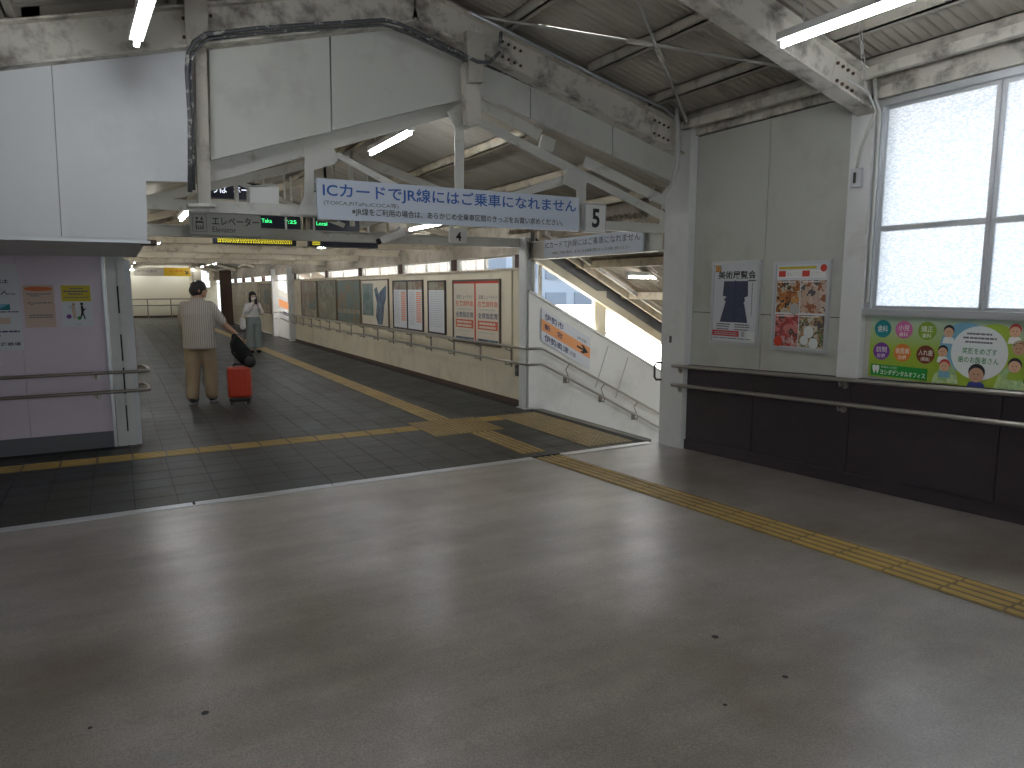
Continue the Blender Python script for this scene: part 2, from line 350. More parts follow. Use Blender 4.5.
# corridor floor
fb = MB().box(-3.2, 4.98, TH, 47, -.3, -.006).build('floor', 'grout'); tag(fb, 'dark green stone tiled floor of the passage', 'floor', kind='structure')
P = .3; tiles = []
for i in range(-11, 17):
    for j in range(0, 138):
        x = i * P + .03; y = TH + .06 + j * P
        if x + P > 4.98: continue
        if x < -.05 and y + P > 8.42: continue
        tiles.append((x, y))
tm = MB().box(.003, P - .003, .003, P - .003, -.012, 0).mesh('floor_tile'); tm.materials.append(MAT['dark_tile'])
def tkey(t):
    x, y = t; v = Vector((x + .15, y + .15, 0)) - _C; a = v.dot(_fw); px = 512 + F * v.dot(_rt) / a
    return (1e9 if px < 0 or px > 680 else v.length)
tiles.sort(key=tkey)
for k, t in enumerate(tiles[:290]): inst(tm, 'floor_tile', (t[0], t[1], 0), fb)
st = MB()
for x, y in tiles[290:]: st.box(x + .003, x + P - .003, y + .003, y + P - .003, -.012, 0)
tag(st.build('floor_tiles', 'dark_tile', fb, fix=False), kind='stuff')
# threshold strips
tr = thing('threshold_strip', 'scuffed metal threshold strip where concrete meets dark tiles', 'threshold', (0, TH, 0))
for a, b in ((-3.2, .42), (.44, 1.5), (1.51, 3.48), (3.82, 4.96)):
    m = MB(); m.box(a, b, TH - .05, TH - .005, -.01, .008); m.box(a, b, TH + .005, TH + .05, -.01, .006); m.build('metal_strip', 'aluminium', tr)
# tactile blocks
def two_tone(m, mat):
    me = m.mesh('tactile_block'); me.materials.append(MAT['tactile_base']); me.materials.append(MAT[mat])
    for p in me.polygons: p.material_index = 1 if p.center.z > .0031 else 0
    return me
def bars_mesh(mat):
    m = MB().box(-.148, .148, -.148, .148, 0, .003)
    for k in range(4):
        x = -.105 + k * .07
        m.prism([(x - .019, -.138, .003), (x + .019, -.138, .003), (x + .012, -.132, .009), (x - .012, -.132, .009)], (0, .276, 0))
    return two_tone(m, mat)
def dots_mesh(mat):
    m = MB().box(-.148, .148, -.148, .148, 0, .003)
    for i in range(5):
        for j in range(5):
            m.rings([(-.118 + i * .059, -.118 + j * .059, .003, .0175, .0175), (-.118 + i * .059, -.118 + j * .059, .008, .012, .012)], 8)
    return two_tone(m, mat)
BAR = bars_mesh('tactile_yellow'); DOT = dots_mesh('tactile_yellow'); DOTP = dots_mesh('tactile_pale')
t = thing('tactile_strip', 'worn yellow barred tactile strip running up the concrete ramp', 'tactile paving', (3.65, TH, .001)); t.rotation_euler.x = -math.atan(SL)
for k in range(19): inst(BAR, 'tactile_block', (0, -.15 - k * .3, 0), t)
t = thing('tactile_strip', 'yellow barred tactile strip running deep into the passage past the woman', 'tactile paving', (3.5, 8.12, .001))
for k in range(100): inst(BAR, 'tactile_block', (0, .15 + k * .3, 0), t)
t = thing('tactile_strip', 'short yellow barred tactile strip between ramp and studded crossing', 'tactile paving', (3.62, TH, .001))
for k in range(4): inst(BAR, 'tactile_block', (0, 1.25 - k * .3, 0), t)
t = thing('tactile_strip', 'yellow barred tactile strip crossing the dark tiles toward the purple wall', 'tactile paving', (3.05, 7.78, .001))
for k in range(20):
    o = inst(BAR, 'tactile_block', (-.15 - k * .3, 0, 0), t); o.rotation_euler.z = math.pi / 2
t = thing('tactile_pad', 'square of studded yellow tactile blocks where the strips cross', 'tactile paving', (3.5, 7.67, .001))
for i in range(3):
    for j in range(3): inst(DOT, 'tactile_block', ((i - 1) * .3, (j - 1) * .3, 0), t)
t = thing('tactile_strip', 'two yellow barred blocks leading to the stair edge', 'tactile paving', (3.95, 7.9, .001))
o = inst(BAR, 'tactile_block', (.15, 0, 0), t); o.rotation_euler.z = math.pi / 2
t = thing('tactile_pad', 'pale studded warning pad along the top of the stairs', 'tactile paving', (4.25, 5.95, .001))
for i in range(2):
    for j in range(7): inst(DOTP, 'tactile_block', (i * .3 + .15, .15 + j * .3, 0), t)
# ---------------------------------------------------------------- right wall
wr = tag(MB().box(RX + .01, RX + .14, 3.5, 5.70, -.2, 3.35).build('wall_right', 'dark_frame'), 'pale boarded right wall with dark lower panels', 'wall', kind='structure')
m = MB(); m.box(RX + .01, RX + .14, -6, 3.5, -.2, 1.47); m.box(RX + .01, RX + .14, -6, 3.5, 3.04, 3.35)
for y in (-1.9,): m.box(RX + .01, RX + .14, y - .1, y + .1, 1.4, 3.1)
m.build('wall_core', 'wall_board', wr)
def wpanel(y0, y1, z0, z1, mat='wall_board', name='wall_board', x=RX, th=.02): MB().box(x, x + th, y0 + .003, y1 - .003, z0, z1).build(name, mat, wr)
YS = 4.47
for a, b in ((3.66, YS), (YS, 5.36)):
    wpanel(a, b, 1.425, 3.12); wpanel(a, b, rz((a + b) / 2) + .80, 1.418)
for a, b in ((1.2, 3.44), (-1, 1.2), (-3.4, -1), (-6, -3.4)): wpanel(a, b, .9, 1.46)
ys = [5.36, 4.5, 3.52, 2.42, 1.3, .2, -.9, -2, -4, -6]
for b, a in zip(ys, ys[1:]):
    x = RX - .035
    MB().prism([(x, a + .003, rz(a) - .02), (x, b - .003, rz(b) - .02), (x, b - .003, rz(b) + .87), (x, a + .003, rz(a) + .87)], (.05, 0, 0)).build('wainscot_panel', 'wainscot', wr)
    MB().prism([(x - .018, a, rz(a) - .02), (x - .018, b, rz(b) - .02), (x - .018, b, rz(b) + .10), (x - .018, a, rz(a) + .10)], (.02, 0, 0)).build('kick_panel', 'wainscot', wr)
c = thing('steel_column', 'off white boxed steel column at the stair opening beside rail end', 'column', (5.03, 5.55, 0))
MB().box(4.99, 5.13, 5.36, 5.71, -.02, 3.22).build('column_shaft', 'column_paint', c, bevel=.006)
MB().box(4.98, 4.992, 5.55, 5.575, 1.10, 1.17).build('grab_plate', 'dark_frame', c)
c = thing('steel_column', 'off white column between the food poster and the frosted window', 'column', (5.06, 3.55, rz(3.55)))
MB().box(5.03, 5.12, 3.46, 3.65, rz(3.55) + .86, 3.05).build('column_shaft', 'column_paint', c, bevel=.004)
# small door pull on the column toward the stairs
h = thing('grab_handle', 'dark curved grab handle beside the stair opening column', 'handle', (4.98, 5.74, .7))
MB().tube([(5.0, 5.69, .70), (4.945, 5.72, .70), (4.93, 5.73, .73), (4.93, 5.73, .85), (4.945, 5.72, .88), (5.0, 5.69, .88)], .012, 8).build('handle_bar', 'dark_frame', h, smooth=True)
# windows on the right wall
def window(n, y1, y0, mull):
    wo = thing('window_%d' % n, ['frosted patterned glass window in a grey metal frame above dental advert', 'frosted window farther along the right wall', 'frosted window at the near end of right wall'][n - 1], 'window', (RX, (y0 + y1) / 2, 1.5), kind='structure')
    z0, z1, zt = 1.50, 2.99, 2.10
    m = MB(); m.box(RX - .05, RX + .09, y0, y1, z0 - .05, z0); m.build('window_sill', 'aluminium', wo)
    m = MB(); m.box(RX - .03, RX + .09, y0, y1, z1, z1 + .05); m.box(RX - .03, RX + .09, y1 - .05, y1, z0, z1); m.box(RX - .03, RX + .09, y0, y0 + .05, z0, z1); m.build('window_frame', 'aluminium', wo)
    edges = [y1 - .05] + list(mull) + [y0 + .05]
    for k, (b, a) in enumerate(zip(edges, edges[1:])):
        xo = RX + (.02 if k % 2 else .0)
        A_, B2 = a + .022, b - .028; s = MB(); s.box(xo, xo + .018, B2, b, z0, z1); s.box(xo, xo + .018, a - .004, A_, z0, z1); s.box(xo + .001, xo + .017, A_, B2, z0, z0 + .025); s.box(xo + .001, xo + .017, A_, B2, z1 - .025, z1); s.box(xo + .001, xo + .017, A_, B2, zt - .02, zt + .02)
        so = s.build('window_sash', 'aluminium', wo)
        for q0, q1 in ((z0 + .025, zt - .02), (zt + .02, z1 - .025)): MB().add([(xo + .010, A_, q0), (xo + .010, B2, q0), (xo + .010, B2, q1), (xo + .010, A_, q1)], [(0, 1, 2, 3)]).build('window_pane', 'frosted_glass', so)
window(1, 3.46, .6, (2.62, 1.66)); window(2, .5, -1.8, (-.65,)); window(3, -2.0, -5.4, (-3.1, -4.2))
tag(MB().box(RX - .06, RX + .12, -6, 3.44, 3.045, 3.13).build('trim_1', 'steel_dirty'), 'dirty grey lintel board above the frosted window', 'trim', kind='structure')
tag(MB().box(RX - .03, RX + .12, -6, 5.40, 3.13, 3.32).build('trim_2', 'steel_dirty'), 'stained eaves board along the top of the right wall', 'trim', kind='structure')
# other sides of the hall (behind and beside the camera)
tag(MB().box(-3.35, -3.2, -6, 8.4, -.2, 4.2).build('wall_left', 'white_panel'), 'plain pale left side wall of the hall', 'wall', kind='structure')
m = MB(); m.box(-3.2, RX, -6.15, -6, 0, 1.2); m.box(-3.2, RX, -6.15, -6, 2.9, 4.4)
for x in (-3.2, -1.2, .8, 2.8, 4.8): m.box(x, x + .28, -6.15, -6, 1.2, 2.9)
tag(m.build('wall_back', 'white_panel'), 'back wall of the hall with window openings', 'wall', kind='structure')
# ---------------------------------------------------------------- near roof
RID, RZ0, RS = 2.2, 3.99, .27                          # ridge x, rafter top z at ridge, slope
def roofz(x): return RZ0 - RS * abs(x - RID)
ce = thing('ceiling', 'dark corrugated sheet gable roof over the hall on steel purlins', 'ceiling', (RID, 0, RZ0), kind='structure')
def corrugated(x0, x1, y0, y1, zf, per=.076, amp=.013, seg=6, th=.012, nx=1):
    n = int((y1 - y0) / per * seg); vs = []; fs = []
    for i in range(n + 1):
        y = y0 + (y1 - y0) * i / n; d = amp * math.sin(2 * math.pi * y / per)
        for q in (0, 1):
            for x in (x0, x1): vs.append((x, y, zf(x) + d + q * th))
    for i in range(n):
        a = i * 4; b = a + 4
        fs += [(a, a + 1, b + 1, b), (a + 2, b + 2, b + 3, a + 3)]
    return MB().add(vs, fs)
zsheet = lambda x: roofz(x) + .125
for y0, y1 in ((-6, -2.0), (-1.99, 1.9), (1.91, 5.85)):
    corrugated(RID, RX + .5, y0, y1, zsheet).build('roof_sheet', 'roof_sheet', ce, smooth=True, fix=False)
    corrugated(-3.4, RID, y0, y1, zsheet).build('roof_sheet', 'roof_sheet', ce, smooth=True, fix=False)
MB().prism([(RID - .2, -6, zsheet(RID) - .03), (RID, -6, zsheet(RID) + .03), (RID + .2, -6, zsheet(RID) - .03), (RID, -6, zsheet(RID) + .06)], (0, 11.9, 0)).build('ridge_cap', 'roof_sheet', ce)
def purlin(x, y0, y1, z, ht=.10, parent=ce, mat='purlin_paint'):
    m = MB(); m.box(x - .025, x + .03, y0, y1, z + ht - .012, z + ht); m.box(x - .025, x - .012, y0, y1, z, z + ht); m.box(x - .025, x + .03, y0, y1, z, z + .012)
    m.build('purlin', mat, parent)
for x in (2.25, 3.0, 3.85, 4.55, 5.0, 1.35, .45, -.45, -1.35, -2.3): purlin(x, -6, 5.46, roofz(x) + .01)
for x, a, b in ((4.93, -6, 5.42),): MB().box(x - .03, x + .03, a, b, roofz(4.93) - .07, roofz(4.93) + .0).build('eaves_angle', 'steel_dirty', ce)
# portal frames
def rafters(Y, nm, lab, bolts=False, wd=.15, ht=.26, lx=-3.1):
    r = thing(nm, lab, 'beam', (RID, Y, RZ0))
    for x1 in (lx, RX - .02):
        s = 1 if x1 > RID else -1
        a = Vector((RID, Y, RZ0 - ht / 2 - .01)); b = Vector((x1, Y, roofz(x1) - ht / 2 - .01))
        MB().ibeam(a, b, wd, ht).build('rafter', 'steel_dirty', r)
        for q in (.30, .88):
            p = a.lerp(b, q); m = MB(); t = (b - a).normalized()
            m.bar(p - t * .12, p + t * .12, .03, ht * .8); po = m.build('splice_plate', 'steel_dirty', r)
            bm_ = MB()
            for i in range(4):
                for j in (-1, 1):
                    qv = p + t * (-.09 + .06 * i) + Vector((0, 0, j * .06)); bm_.tube([qv + Vector((0, -.03, 0)), qv + Vector((0, -.016, 0))], .012, 6)
            bm_.build('rivets', 'rust_brown', po)
    return r
rafters(5.50, 'roof_beam', 'dirty steel gable rafter above the white panels and banner')
rafters(3.52, 'roof_beam', 'riveted steel rafter reaching the column beside the window')
rafters(1.3, 'roof_beam', 'steel rafter overhead near the lit tube lamp')
rafters(-1.5, 'roof_beam', 'steel rafter behind the viewer')
# purlin rail bracing rods
def rod(a, b, lab, r=.011):
    o = thing('roof_brace', lab, 'rod', a); MB().tube([a, b], r, 8).build('rod', 'conduit_light', o, smooth=True)
    mid = Vector(a).lerp(Vector(b), .45); d = (Vector(b) - Vector(a)).normalized(); MB().tube([mid - d * .10, mid + d * .10], r * 1.9, 6).build('turnbuckle', 'steel_dirty', o)
def rp(x, y, d=.02): return (x, y, roofz(x) - d)
rod(rp(2.7, 5.4), rp(4.95, 3.62), 'thin white roof brace rod running down right to the second rafter')
rod(rp(5.0, 5.4), rp(2.6, 3.62), 'thin roof brace rod crossing the other rod below corrugated sheets')
rod(rp(1.7, 5.4), rp(-.6, 3.62), 'thin roof brace rod over the left side of the hall')
# ---------------------------------------------------------------- gable wall
GY = 5.58
wg = thing('wall_front', 'white boarded gable end wall above the passage opening', 'wall', (2.2, GY, 2.2), kind='structure')
def gp(pts, mat, Y, th, name, parent): return MB().prism([PY(x, y, Y) for x, y in pts], (0, th, 0)).build(name, mat, parent)
gp([(209, 46), (329, 29), (331, 131), (211, 160)], 'white_panel', GY, .03, 'gable_board', wg)
gp([(330.5, 29), (385, 22), (462, 55), (462, 99), (332.5, 130.5)], 'white_panel', GY, .03, 'gable_board', wg)
gp([(479, 62), (530, 86), (530, 118), (479, 95)], 'white_panel', GY, .03, 'gable_board', wg)
gp([(531, 86.5), (612, 124), (612, 155), (531, 118.5)], 'white_panel', GY, .03, 'gable_board', wg)
gp([(613, 124.5), (680, 155), (676, 183), (613, 155.5)], 'white_panel', GY, .03, 'gable_board', wg)
gp([(-300, 85), (-30, 60), (188, 38), (385, 18), (690, 140), (690, 148), (385, 26), (188, 46), (-30, 68), (-300, 93)], 'rust_edge', GY - .01, .04, 'corroded_edge', wg)
MB().prism([(-.4, 5.615, zsheet(-.4)), (RID, 5.615, zsheet(RID)), (RX + .05, 5.615, zsheet(RX + .05)), (RX + .05, 5.615, 2.67), (4.97, 5.615, 2.69), (2.55, 5.615, 3.42), (-.2, 5.615, 2.595), (-.4, 5.615, 2.54)], (0, .16, 0)).build('gable_backing', 'roof_sheet', wg)
MB().prism([(-.3, 5.615, 3.45), (-3.3, 5.615, 2.7), (-3.3, 5.615, 2.2), (-.3, 5.615, 2.4)], (0, .1, 0)).build('gable_backing', 'roof_sheet', wg)
# boxed bulkhead over the purple wall
wb = thing('wall_bulkhead', 'smooth bluish white bulkhead box above the purple wall', 'wall', (-1.2, 5.6, 2.0), kind='structure')
BY = 5.52
gp([(51, 52), (188, 40), (193, 182), (146, 181), (147.5, 239), (62, 236.5)], 'box_panel', BY, .04, 'bulkhead_panel', wb)
b = PY(61, 236.5, BY); a = PY(50, 52, BY)
MB().prism([PY(50.4, 52, BY), PY(61.3, 236.5, BY), (-1.6, BY, b.z), (-1.6, BY, 2.95)], (0, .04, 0)).build('bulkhead_panel', 'box_panel', wb)
MB().prism([(-1.606, BY, b.z), (-3.2, BY, b.z), (-3.2, BY, 2.5), (-1.606, BY, 2.95)], (0, .04, 0)).build('bulkhead_panel', 'box_panel', wb)
MB().box(-3.2, .2, BY + .045, BY + .07, PY(147, 239, BY).z, 2.9).build('bulkhead_backing', 'ink_grey', wb)
zb = PY(147, 239, BY).z; xb = PY(147, 239, BY).x
MB().box(-3.2, xb, BY + .005, 8.42, zb - .012, zb).build('soffit', 'box_panel', wb)
MB().box(-3.2, xb + .02, BY - .01, BY + .05, zb - .03, zb - .012).build('soffit_edge', 'aluminium', wb)
MB().box(xb - .02, xb, BY + .05, 8.42, zb, 2.6).build('bulkhead_side', 'box_panel', wb)
MB().box(xb - .03, xb + .06, BY + .06, BY + .3, zb - .03, zb + .0).build('timber_end', 'rust_brown', wb)
# thin hanging column with pipe at the edge of the bulkhead
c = thing('steel_post', 'stained grey steel post hanging beside the bulkhead', 'post', PY(200, 204, 5.60))
gp([(183, -20), (207, -20), (208, 36), (196, 44), (187, 46)], 'purlin_paint', 5.40, .05, 'post_head', c)
gp([(195, 40), (206, 40), (211, 203), (198, 203)], 'purlin_paint', 5.50, .06, 'post_shaft', c)
gp([(188, 203), (216, 203), (216, 206.5), (188, 206.5)], 'truss_paint', 5.46, .14, 'base_plate', c)
c = thing('king_post', 'stained hanging king post at the middle of the gable', 'post', PY(470, 120, 5.60))
gp([(465, 62), (481, 62), (481, 124), (468, 124)], 'steel_dirty', 5.46, .10, 'post_shaft', c)
gp([(467, 30), (485, 34), (484, 82), (469, 82)], 'purlin_paint', 5.38, .06, 'post_head', c)
gp([(448, 112), (466, 98), (482, 122), (466, 130), (455, 128)], 'truss_paint', 5.60, .012, 'gusset_plate', c)
# conduits on the gable
def px_path(pts, Y): return [PY(x, y, Y) for x, y in pts]
def conduit(pts, r, mat, lab, name='conduit'):
    o = MB().tube(pts, r, 8).build(name, mat, smooth=True); return tag(o, lab, 'pipe')
conduit(px_path([(190, 192), (190, 120), (187, 70), (188, 54), (194, 42), (206, 34), (260, 28), (384, 20), (400, 24), (440, 44), (478, 62), (490, 62), (500, 52), (501, 32)], 5.38), .015, 'conduit_dark', 'dark peeling conduit following the gable edge to the hanging post')
conduit(px_path([(194, 190), (193, 120), (191, 72), (192, 58), (198, 47), (208, 39), (260, 33), (382, 25), (398, 29), (440, 49), (478, 66)], 5.40), .010, 'conduit_dark', 'second thinner dark conduit beside the gable edge conduit')
conduit(px_path([(676, 108), (678, 130), (677, 165), (672, 184), (662, 196), (650, 199)], 5.34), .022, 'conduit_light', 'thick pale bent pipe at the right end of gable')
conduit(px_path([(470, 12), (560, 58), (620, 88), (664, 108), (674, 116)], 5.36), .012, 'galvanised', 'shiny thin conduit along the right gable rafter')
conduit([(4.97, 3.44, 3.2), (4.97, 3.42, 3.02), (5.01, 3.41, 2.95), (5.01, 3.41, 1.55)], .014, 'conduit_light', 'white conduit dropping beside the frosted window frame')
conduit([(4.6, 3.40, 3.12), (4.85, 3.40, 3.06), (4.98, 3.42, 2.95), (5.0, 3.54, 2.70), (5.0, 3.56, 2.56)], .010, 'conduit_light', 'thin cable leading to the small switch box on column')
o = thing('switch_box', 'small grey switch box on the column beside the window', 'box', (5.0, 3.56, 2.44))
MB().box(4.985, 5.03, 3.52, 3.60, 2.42, 2.56).build('box_body', 'aluminium', o, bevel=.004); MB().box(4.978, 4.986, 3.55, 3.57, 2.45, 2.53).build('switch', 'dark_frame', o)
o = thing('hanging_chain', 'pale link chain hanging from the roof to the window column', 'chain', (4.8, 3.3, 3.0))
ch0 = PY(858, 2, 3.25); ch1 = PY(866, 94, 3.25)
for k in range(7):
    p = ch0.lerp(ch1, k / 7); q = ch0.lerp(ch1, (k + .98) / 7); sd = Vector((.010, 0, 0)) if k % 2 else Vector((0, .010, 0))
    MB().tube([p, p + (q - p) * .12 + sd, p + (q - p) * .88 + sd, q, p + (q - p) * .88 - sd, p + (q - p) * .12 - sd, p], .0035, 6).build('chain_link', 'conduit_light', o, smooth=True)
# ---------------------------------------------------------------- entrance truss
TY = 5.74
def truss_px():
    t = thing('roof_truss', 'white painted steel truss over the passage entrance', 'truss', (2.6, TY, 2.27))
    gp([(205, 200), (665, 224), (665, 233), (205, 212)], 'truss_paint', TY, .012, 'bottom_chord', t)
    gp([(120, 197), (205, 200.5), (205, 212), (120, 207)], 'truss_paint', TY + .01, .012, 'bottom_chord', t)
    gp([(205, 205), (665, 229), (665, 233), (205, 212)], 'truss_paint', TY + .0125, .07, 'chord_flange', t)
    gp([(210, 160), (462, 100), (462, 109), (210, 176)], 'truss_paint', TY, .012, 'top_chord', t)
    gp([(210, 172), (462, 106), (462, 113), (210, 183)], 'truss_paint', TY - .03, .012, 'top_chord', t)
    gp([(480, 98), (543, 130), (538, 140), (480, 108)], 'truss_paint', TY - .05, .012, 'top_chord', t)
    gp([(586, 156), (664, 195), (662, 205), (583, 166)], 'truss_paint', TY - .05, .012, 'top_chord', t)
    gp([(478, 116), (664, 212), (662, 220), (478, 126)], 'truss_paint', TY - .02, .012, 'top_chord', t)
    gp([(543, 134), (556, 140), (553, 152), (540, 146)], 'truss_paint', TY - .04, .04, 'packing_block', t)
    gp([(303, 147), (330, 140), (338, 158), (335, 164), (314, 170), (314, 206), (304, 206), (305, 160)], 'truss_paint', TY - .035, .012, 'gusset_plate', t)
    gp([(306, 192), (316, 192), (320, 216), (296, 214)], 'truss_paint', TY - .035, .012, 'gusset_plate', t)
    gp([(334, 156), (338, 152), (470, 222), (463, 228)], 'truss_paint', TY + .02, .012, 'diagonal', t)
    gp([(455, 128), (464, 128), (464, 224), (455, 224)], 'truss_paint', TY - .02, .012, 'vertical', t)
    gp([(567, 165), (589, 175), (586, 186), (586, 230), (577, 230), (577, 190), (563, 183)], 'truss_paint', TY - .035, .012, 'gusset_plate', t)
    gp([(565, 175), (570, 183), (500, 203), (480, 224), (470, 224), (495, 198)], 'truss_paint', TY + .02, .012, 'diagonal', t)
    gp([(664, 190), (674, 196), (672, 226), (660, 226)], 'truss_paint', TY - .03, .012, 'gusset_plate', t)
truss_px()
# ---------------------------------------------------------------- passage: right wall, roof, trusses
PXW = 4.97
wc = thing('wall_passage', 'cream panelled passage wall below the poster boards', 'wall', (PXW, 8.5, 0), kind='structure')
def cbox(x0, x1, y0, y1, z0, z1, nm, mat, par=None): return MB().box(x0, x1, y0, y1, z0, z1).build(nm, mat, par or wc)
cbox(PXW + .02, PXW + .12, 8.5, 23.2, -.1, 1.92, 'wall_core', 'cream_wall')
MB().box(5.0, 5.12, 5.62, 46.2, 2.33, 2.75).build('eaves_board', 'brown_board', wc)
y = 8.56
while y < 23.0:
    cbox(PXW, PXW + .02, y + .004, min(y + .6, 23.2) - .004, .07, .78, 'wall_panel', 'cream_wall'); y += .6
cbox(PXW - .008, PXW + .02, 8.56, 23.2, 0, .07, 'skirting', 'rust_brown')
cbox(PXW - .005, PXW + .02, 8.9, 23.2, .79, 1.92, 'upper_board', 'cream_wall')
cbox(PXW - .03, PXW + .13, 8.5, 46, 2.13, 2.34, 'header_beam', 'brown_board')
cbox(PXW - .04, PXW + .10, 8.5, 46, 1.915, 1.945, 'ledge', 'cream_beam')
wp = thing('wall_passage', 'cream passage wall far behind the woman', 'wall', (PXW, 26, 0), kind='structure')
cbox(PXW, PXW + .1, 26.0, 40, 0, 1.92, 'wall_core', 'cream_wall', wp)
bay = [8.72, 10.9, 13.45, 16.1, 19.1, 22.9]
for a, b in zip(bay, bay[1:]):
    wo = thing('window_%d' % (4 + bay.index(a)), 'low clerestory window %s the poster boards' % ['nearest the column above', 'second from the column above', 'third from the column above', 'fourth from the column above', 'farthest from the column above'][bay.index(a)], 'window', (PXW, (a + b) / 2, 1.94), kind='structure')
    MB().box(PXW + .02, PXW + .07, a + .09, a + .2, 1.945, 2.13).box(PXW + .02, PXW + .07, b - .2, b - .09, 1.945, 2.13).box(PXW + .03, PXW + .06, (a + b) / 2 - .02, (a + b) / 2 + .02, 1.945, 2.13).build('window_frame', 'conduit_light', wo)
    MB().box(PXW + .03, PXW + .06, a + .2, b - .2, 2.105, 2.13).build('top_rail', 'conduit_light', wo)
for k, y in enumerate(bay + [26.2, 28.6, 31, 33.4, 35.8, 38.2]):
    c = tag(MB().box(PXW + .0, PXW + .12, y - .09, y + .09, 1.945, 2.13).build('window_post', 'rust_brown', wc))
# round column cluster at stair corner
c = thing('steel_column', 'cream channel column at the corner of poster wall and stairs', 'column', (4.93, 8.40, 0))
m = MB(); m.box(4.86, 4.88, 8.33, 8.50, 0, 2.34); m.box(4.88, 5.02, 8.40, 8.43, 0, 2.34); m.box(5.0, 5.02, 8.33, 8.50, 0, 2.34); m.build('column_shaft', 'column_paint', c)
MB().tube([(4.90, 8.36, .0), (4.90, 8.36, 2.3)], .018, 8).build('downpipe', 'conduit_light', c, smooth=True)
MB().box(4.83, 5.04, 8.30, 8.52, -.004, .014).build('base_plate', 'column_paint', c)
for lab, y in (('pale steel column at the near edge of the farther stair opening', 23.2), ('pale steel column at the far edge of the farther stair opening', 25.9)):
    c = thing('steel_column', lab, 'column', (4.92, y, 0)); m = MB(); m.ibeam((4.92, y, 0), (4.92, y, 2.34), .2, .2, .02, up=(0, 1, 0)); m.build('column_shaft', 'column_paint', c); MB().box(4.8, 5.04, y - .12, y + .12, -.004, .012).build('base_plate', 'column_paint', c)
c = thing('steel_column', 'dark brown steel column behind the man deep in the passage', 'column', (4.6, 36, 0)); MB().box(4.35, 4.85, 35.8, 36.1, 0, 2.5).build('column_shaft', 'rust_brown', c, bevel=.01); MB().box(4.3, 4.9, 35.75, 36.15, 0, .03).build('base_plate', 'rust_brown', c)
# passage roof
PR, PZ0, PS = 2.55, 3.42, .30
def proof(x): return PZ0 - PS * abs(x - PR)
cp = thing('ceiling', 'corrugated gable roof over the passage beyond the truss', 'ceiling', (PR, 12, PZ0), kind='structure')
for y0, y1 in ((5.78, 12), (12.01, 20), (20.01, 30), (30.01, 47)):
    sg = 6 if y0 < 13 else 4
    corrugated(PR, 5.25, y0, y1, proof, seg=sg).build('roof_sheet', 'roof_sheet', cp, smooth=True, fix=False)
    corrugated(-.2, PR, y0, y1, proof, seg=sg).build('roof_sheet', 'roof_sheet', cp, smooth=True, fix=False)
for x in (2.55, 3.4, 4.2, 4.9, 1.7, .9, .1): purlin(x, 5.8, 46, proof(x) - .13, parent=cp, mat='cream_beam')
yt = [8.5, 10.95, 13.45, 16.1, 19.1, 22.9, 26, 30, 35, 40]
tl = ['right behind the entrance truss carrying elevator sign', 'second inside the passage behind the display boards', 'third inside the passage', 'fourth inside the passage', 'fifth inside the passage', 'sixth inside the passage', 'seventh inside the passage', 'eighth inside the passage', 'ninth inside the passage', 'last before the passage end']
for y, l in zip(yt, tl):
    t = thing('roof_truss', 'cream steel truss ' + l, 'truss', (PR, y, 2.28)); mt = 'truss_paint' if y < 9 else 'cream_beam'
    hz = 2.27 if y < 9 else 2.34 if y < 20 else 2.9
    MB().ibeam((.0 if y < 20 else 1.2, y, hz), (4.96 if y < 20 else 3.9, y, hz), .10, .12, .012).build('bottom_chord', mt, t)
    hz = max(2.4, hz + .02)
    for s in (-1, 1):
        MB().bar((PR, y, proof(PR) - .19), (PR + s * 2.4, y, proof(PR + s * 2.4) - .19), .08, .09).build('top_chord', mt, t)
        MB().bar((PR + s * 1.3, y, proof(PR + s * 1.3) - .2), (PR + s * .1, y, hz), .04, .05).build('diagonal', mt, t)
        MB().bar((PR + s * 1.3, y, proof(PR + s * 1.3) - .2), (PR + s * 1.3, y, hz), .04, .05, up=(0, 1, 0)).build('vertical', mt, t)
    MB().bar((PR, y, proof(PR) - .2), (PR, y, hz), .05, .05, up=(0, 1, 0)).build('king_post', mt, t)
# passage end wall and left wall
we = thing('wall_end', 'cream end wall at the far end of the passage', 'wall', (2.2, 46, 0), kind='structure')
MB().box(-.3, 4.2, 46, 46.2, 0, 3.2).build('wall_core', 'end_wall', we); MB().box(-.3, 4.2, 45.97, 46, 0, .12).build('skirting', 'rust_brown', we)
MB().box(4.2, 5.1, 43.5, 43.6, 0, 1.75).build('wall_core', 'cream_wall', we); MB().box(4.75, 5.1, 43.5, 43.6, 1.75, 3).build('wall_core', 'cream_wall', we); MB().box(3.9, 4.3, 43.4, 46, 0, 3).build('wall_core', 'cream_wall', we)
h = thing('handrail', 'grey post rail along the far end wall of the passage', 'handrail', (2, 45.5, 0))
for z in (.72, 1.08): MB().tube([(.3, 45.5, z), (4.0, 45.5, z)], .03, 8).build('rail', 'stainless_dark', h)
for x in (.4, 1.6, 2.8, 3.9): MB().tube([(x, 45.5, 0), (x, 45.5, 1.08)], .03, 8).build('rail_post', 'stainless_dark', h)
tag(MB().box(-.22, -.12, 8.62, 46, 0, 2.9).build('wall_passage', 'cream_wall'), 'cream left side wall of the passage mostly hidden', 'wall', kind='structure')
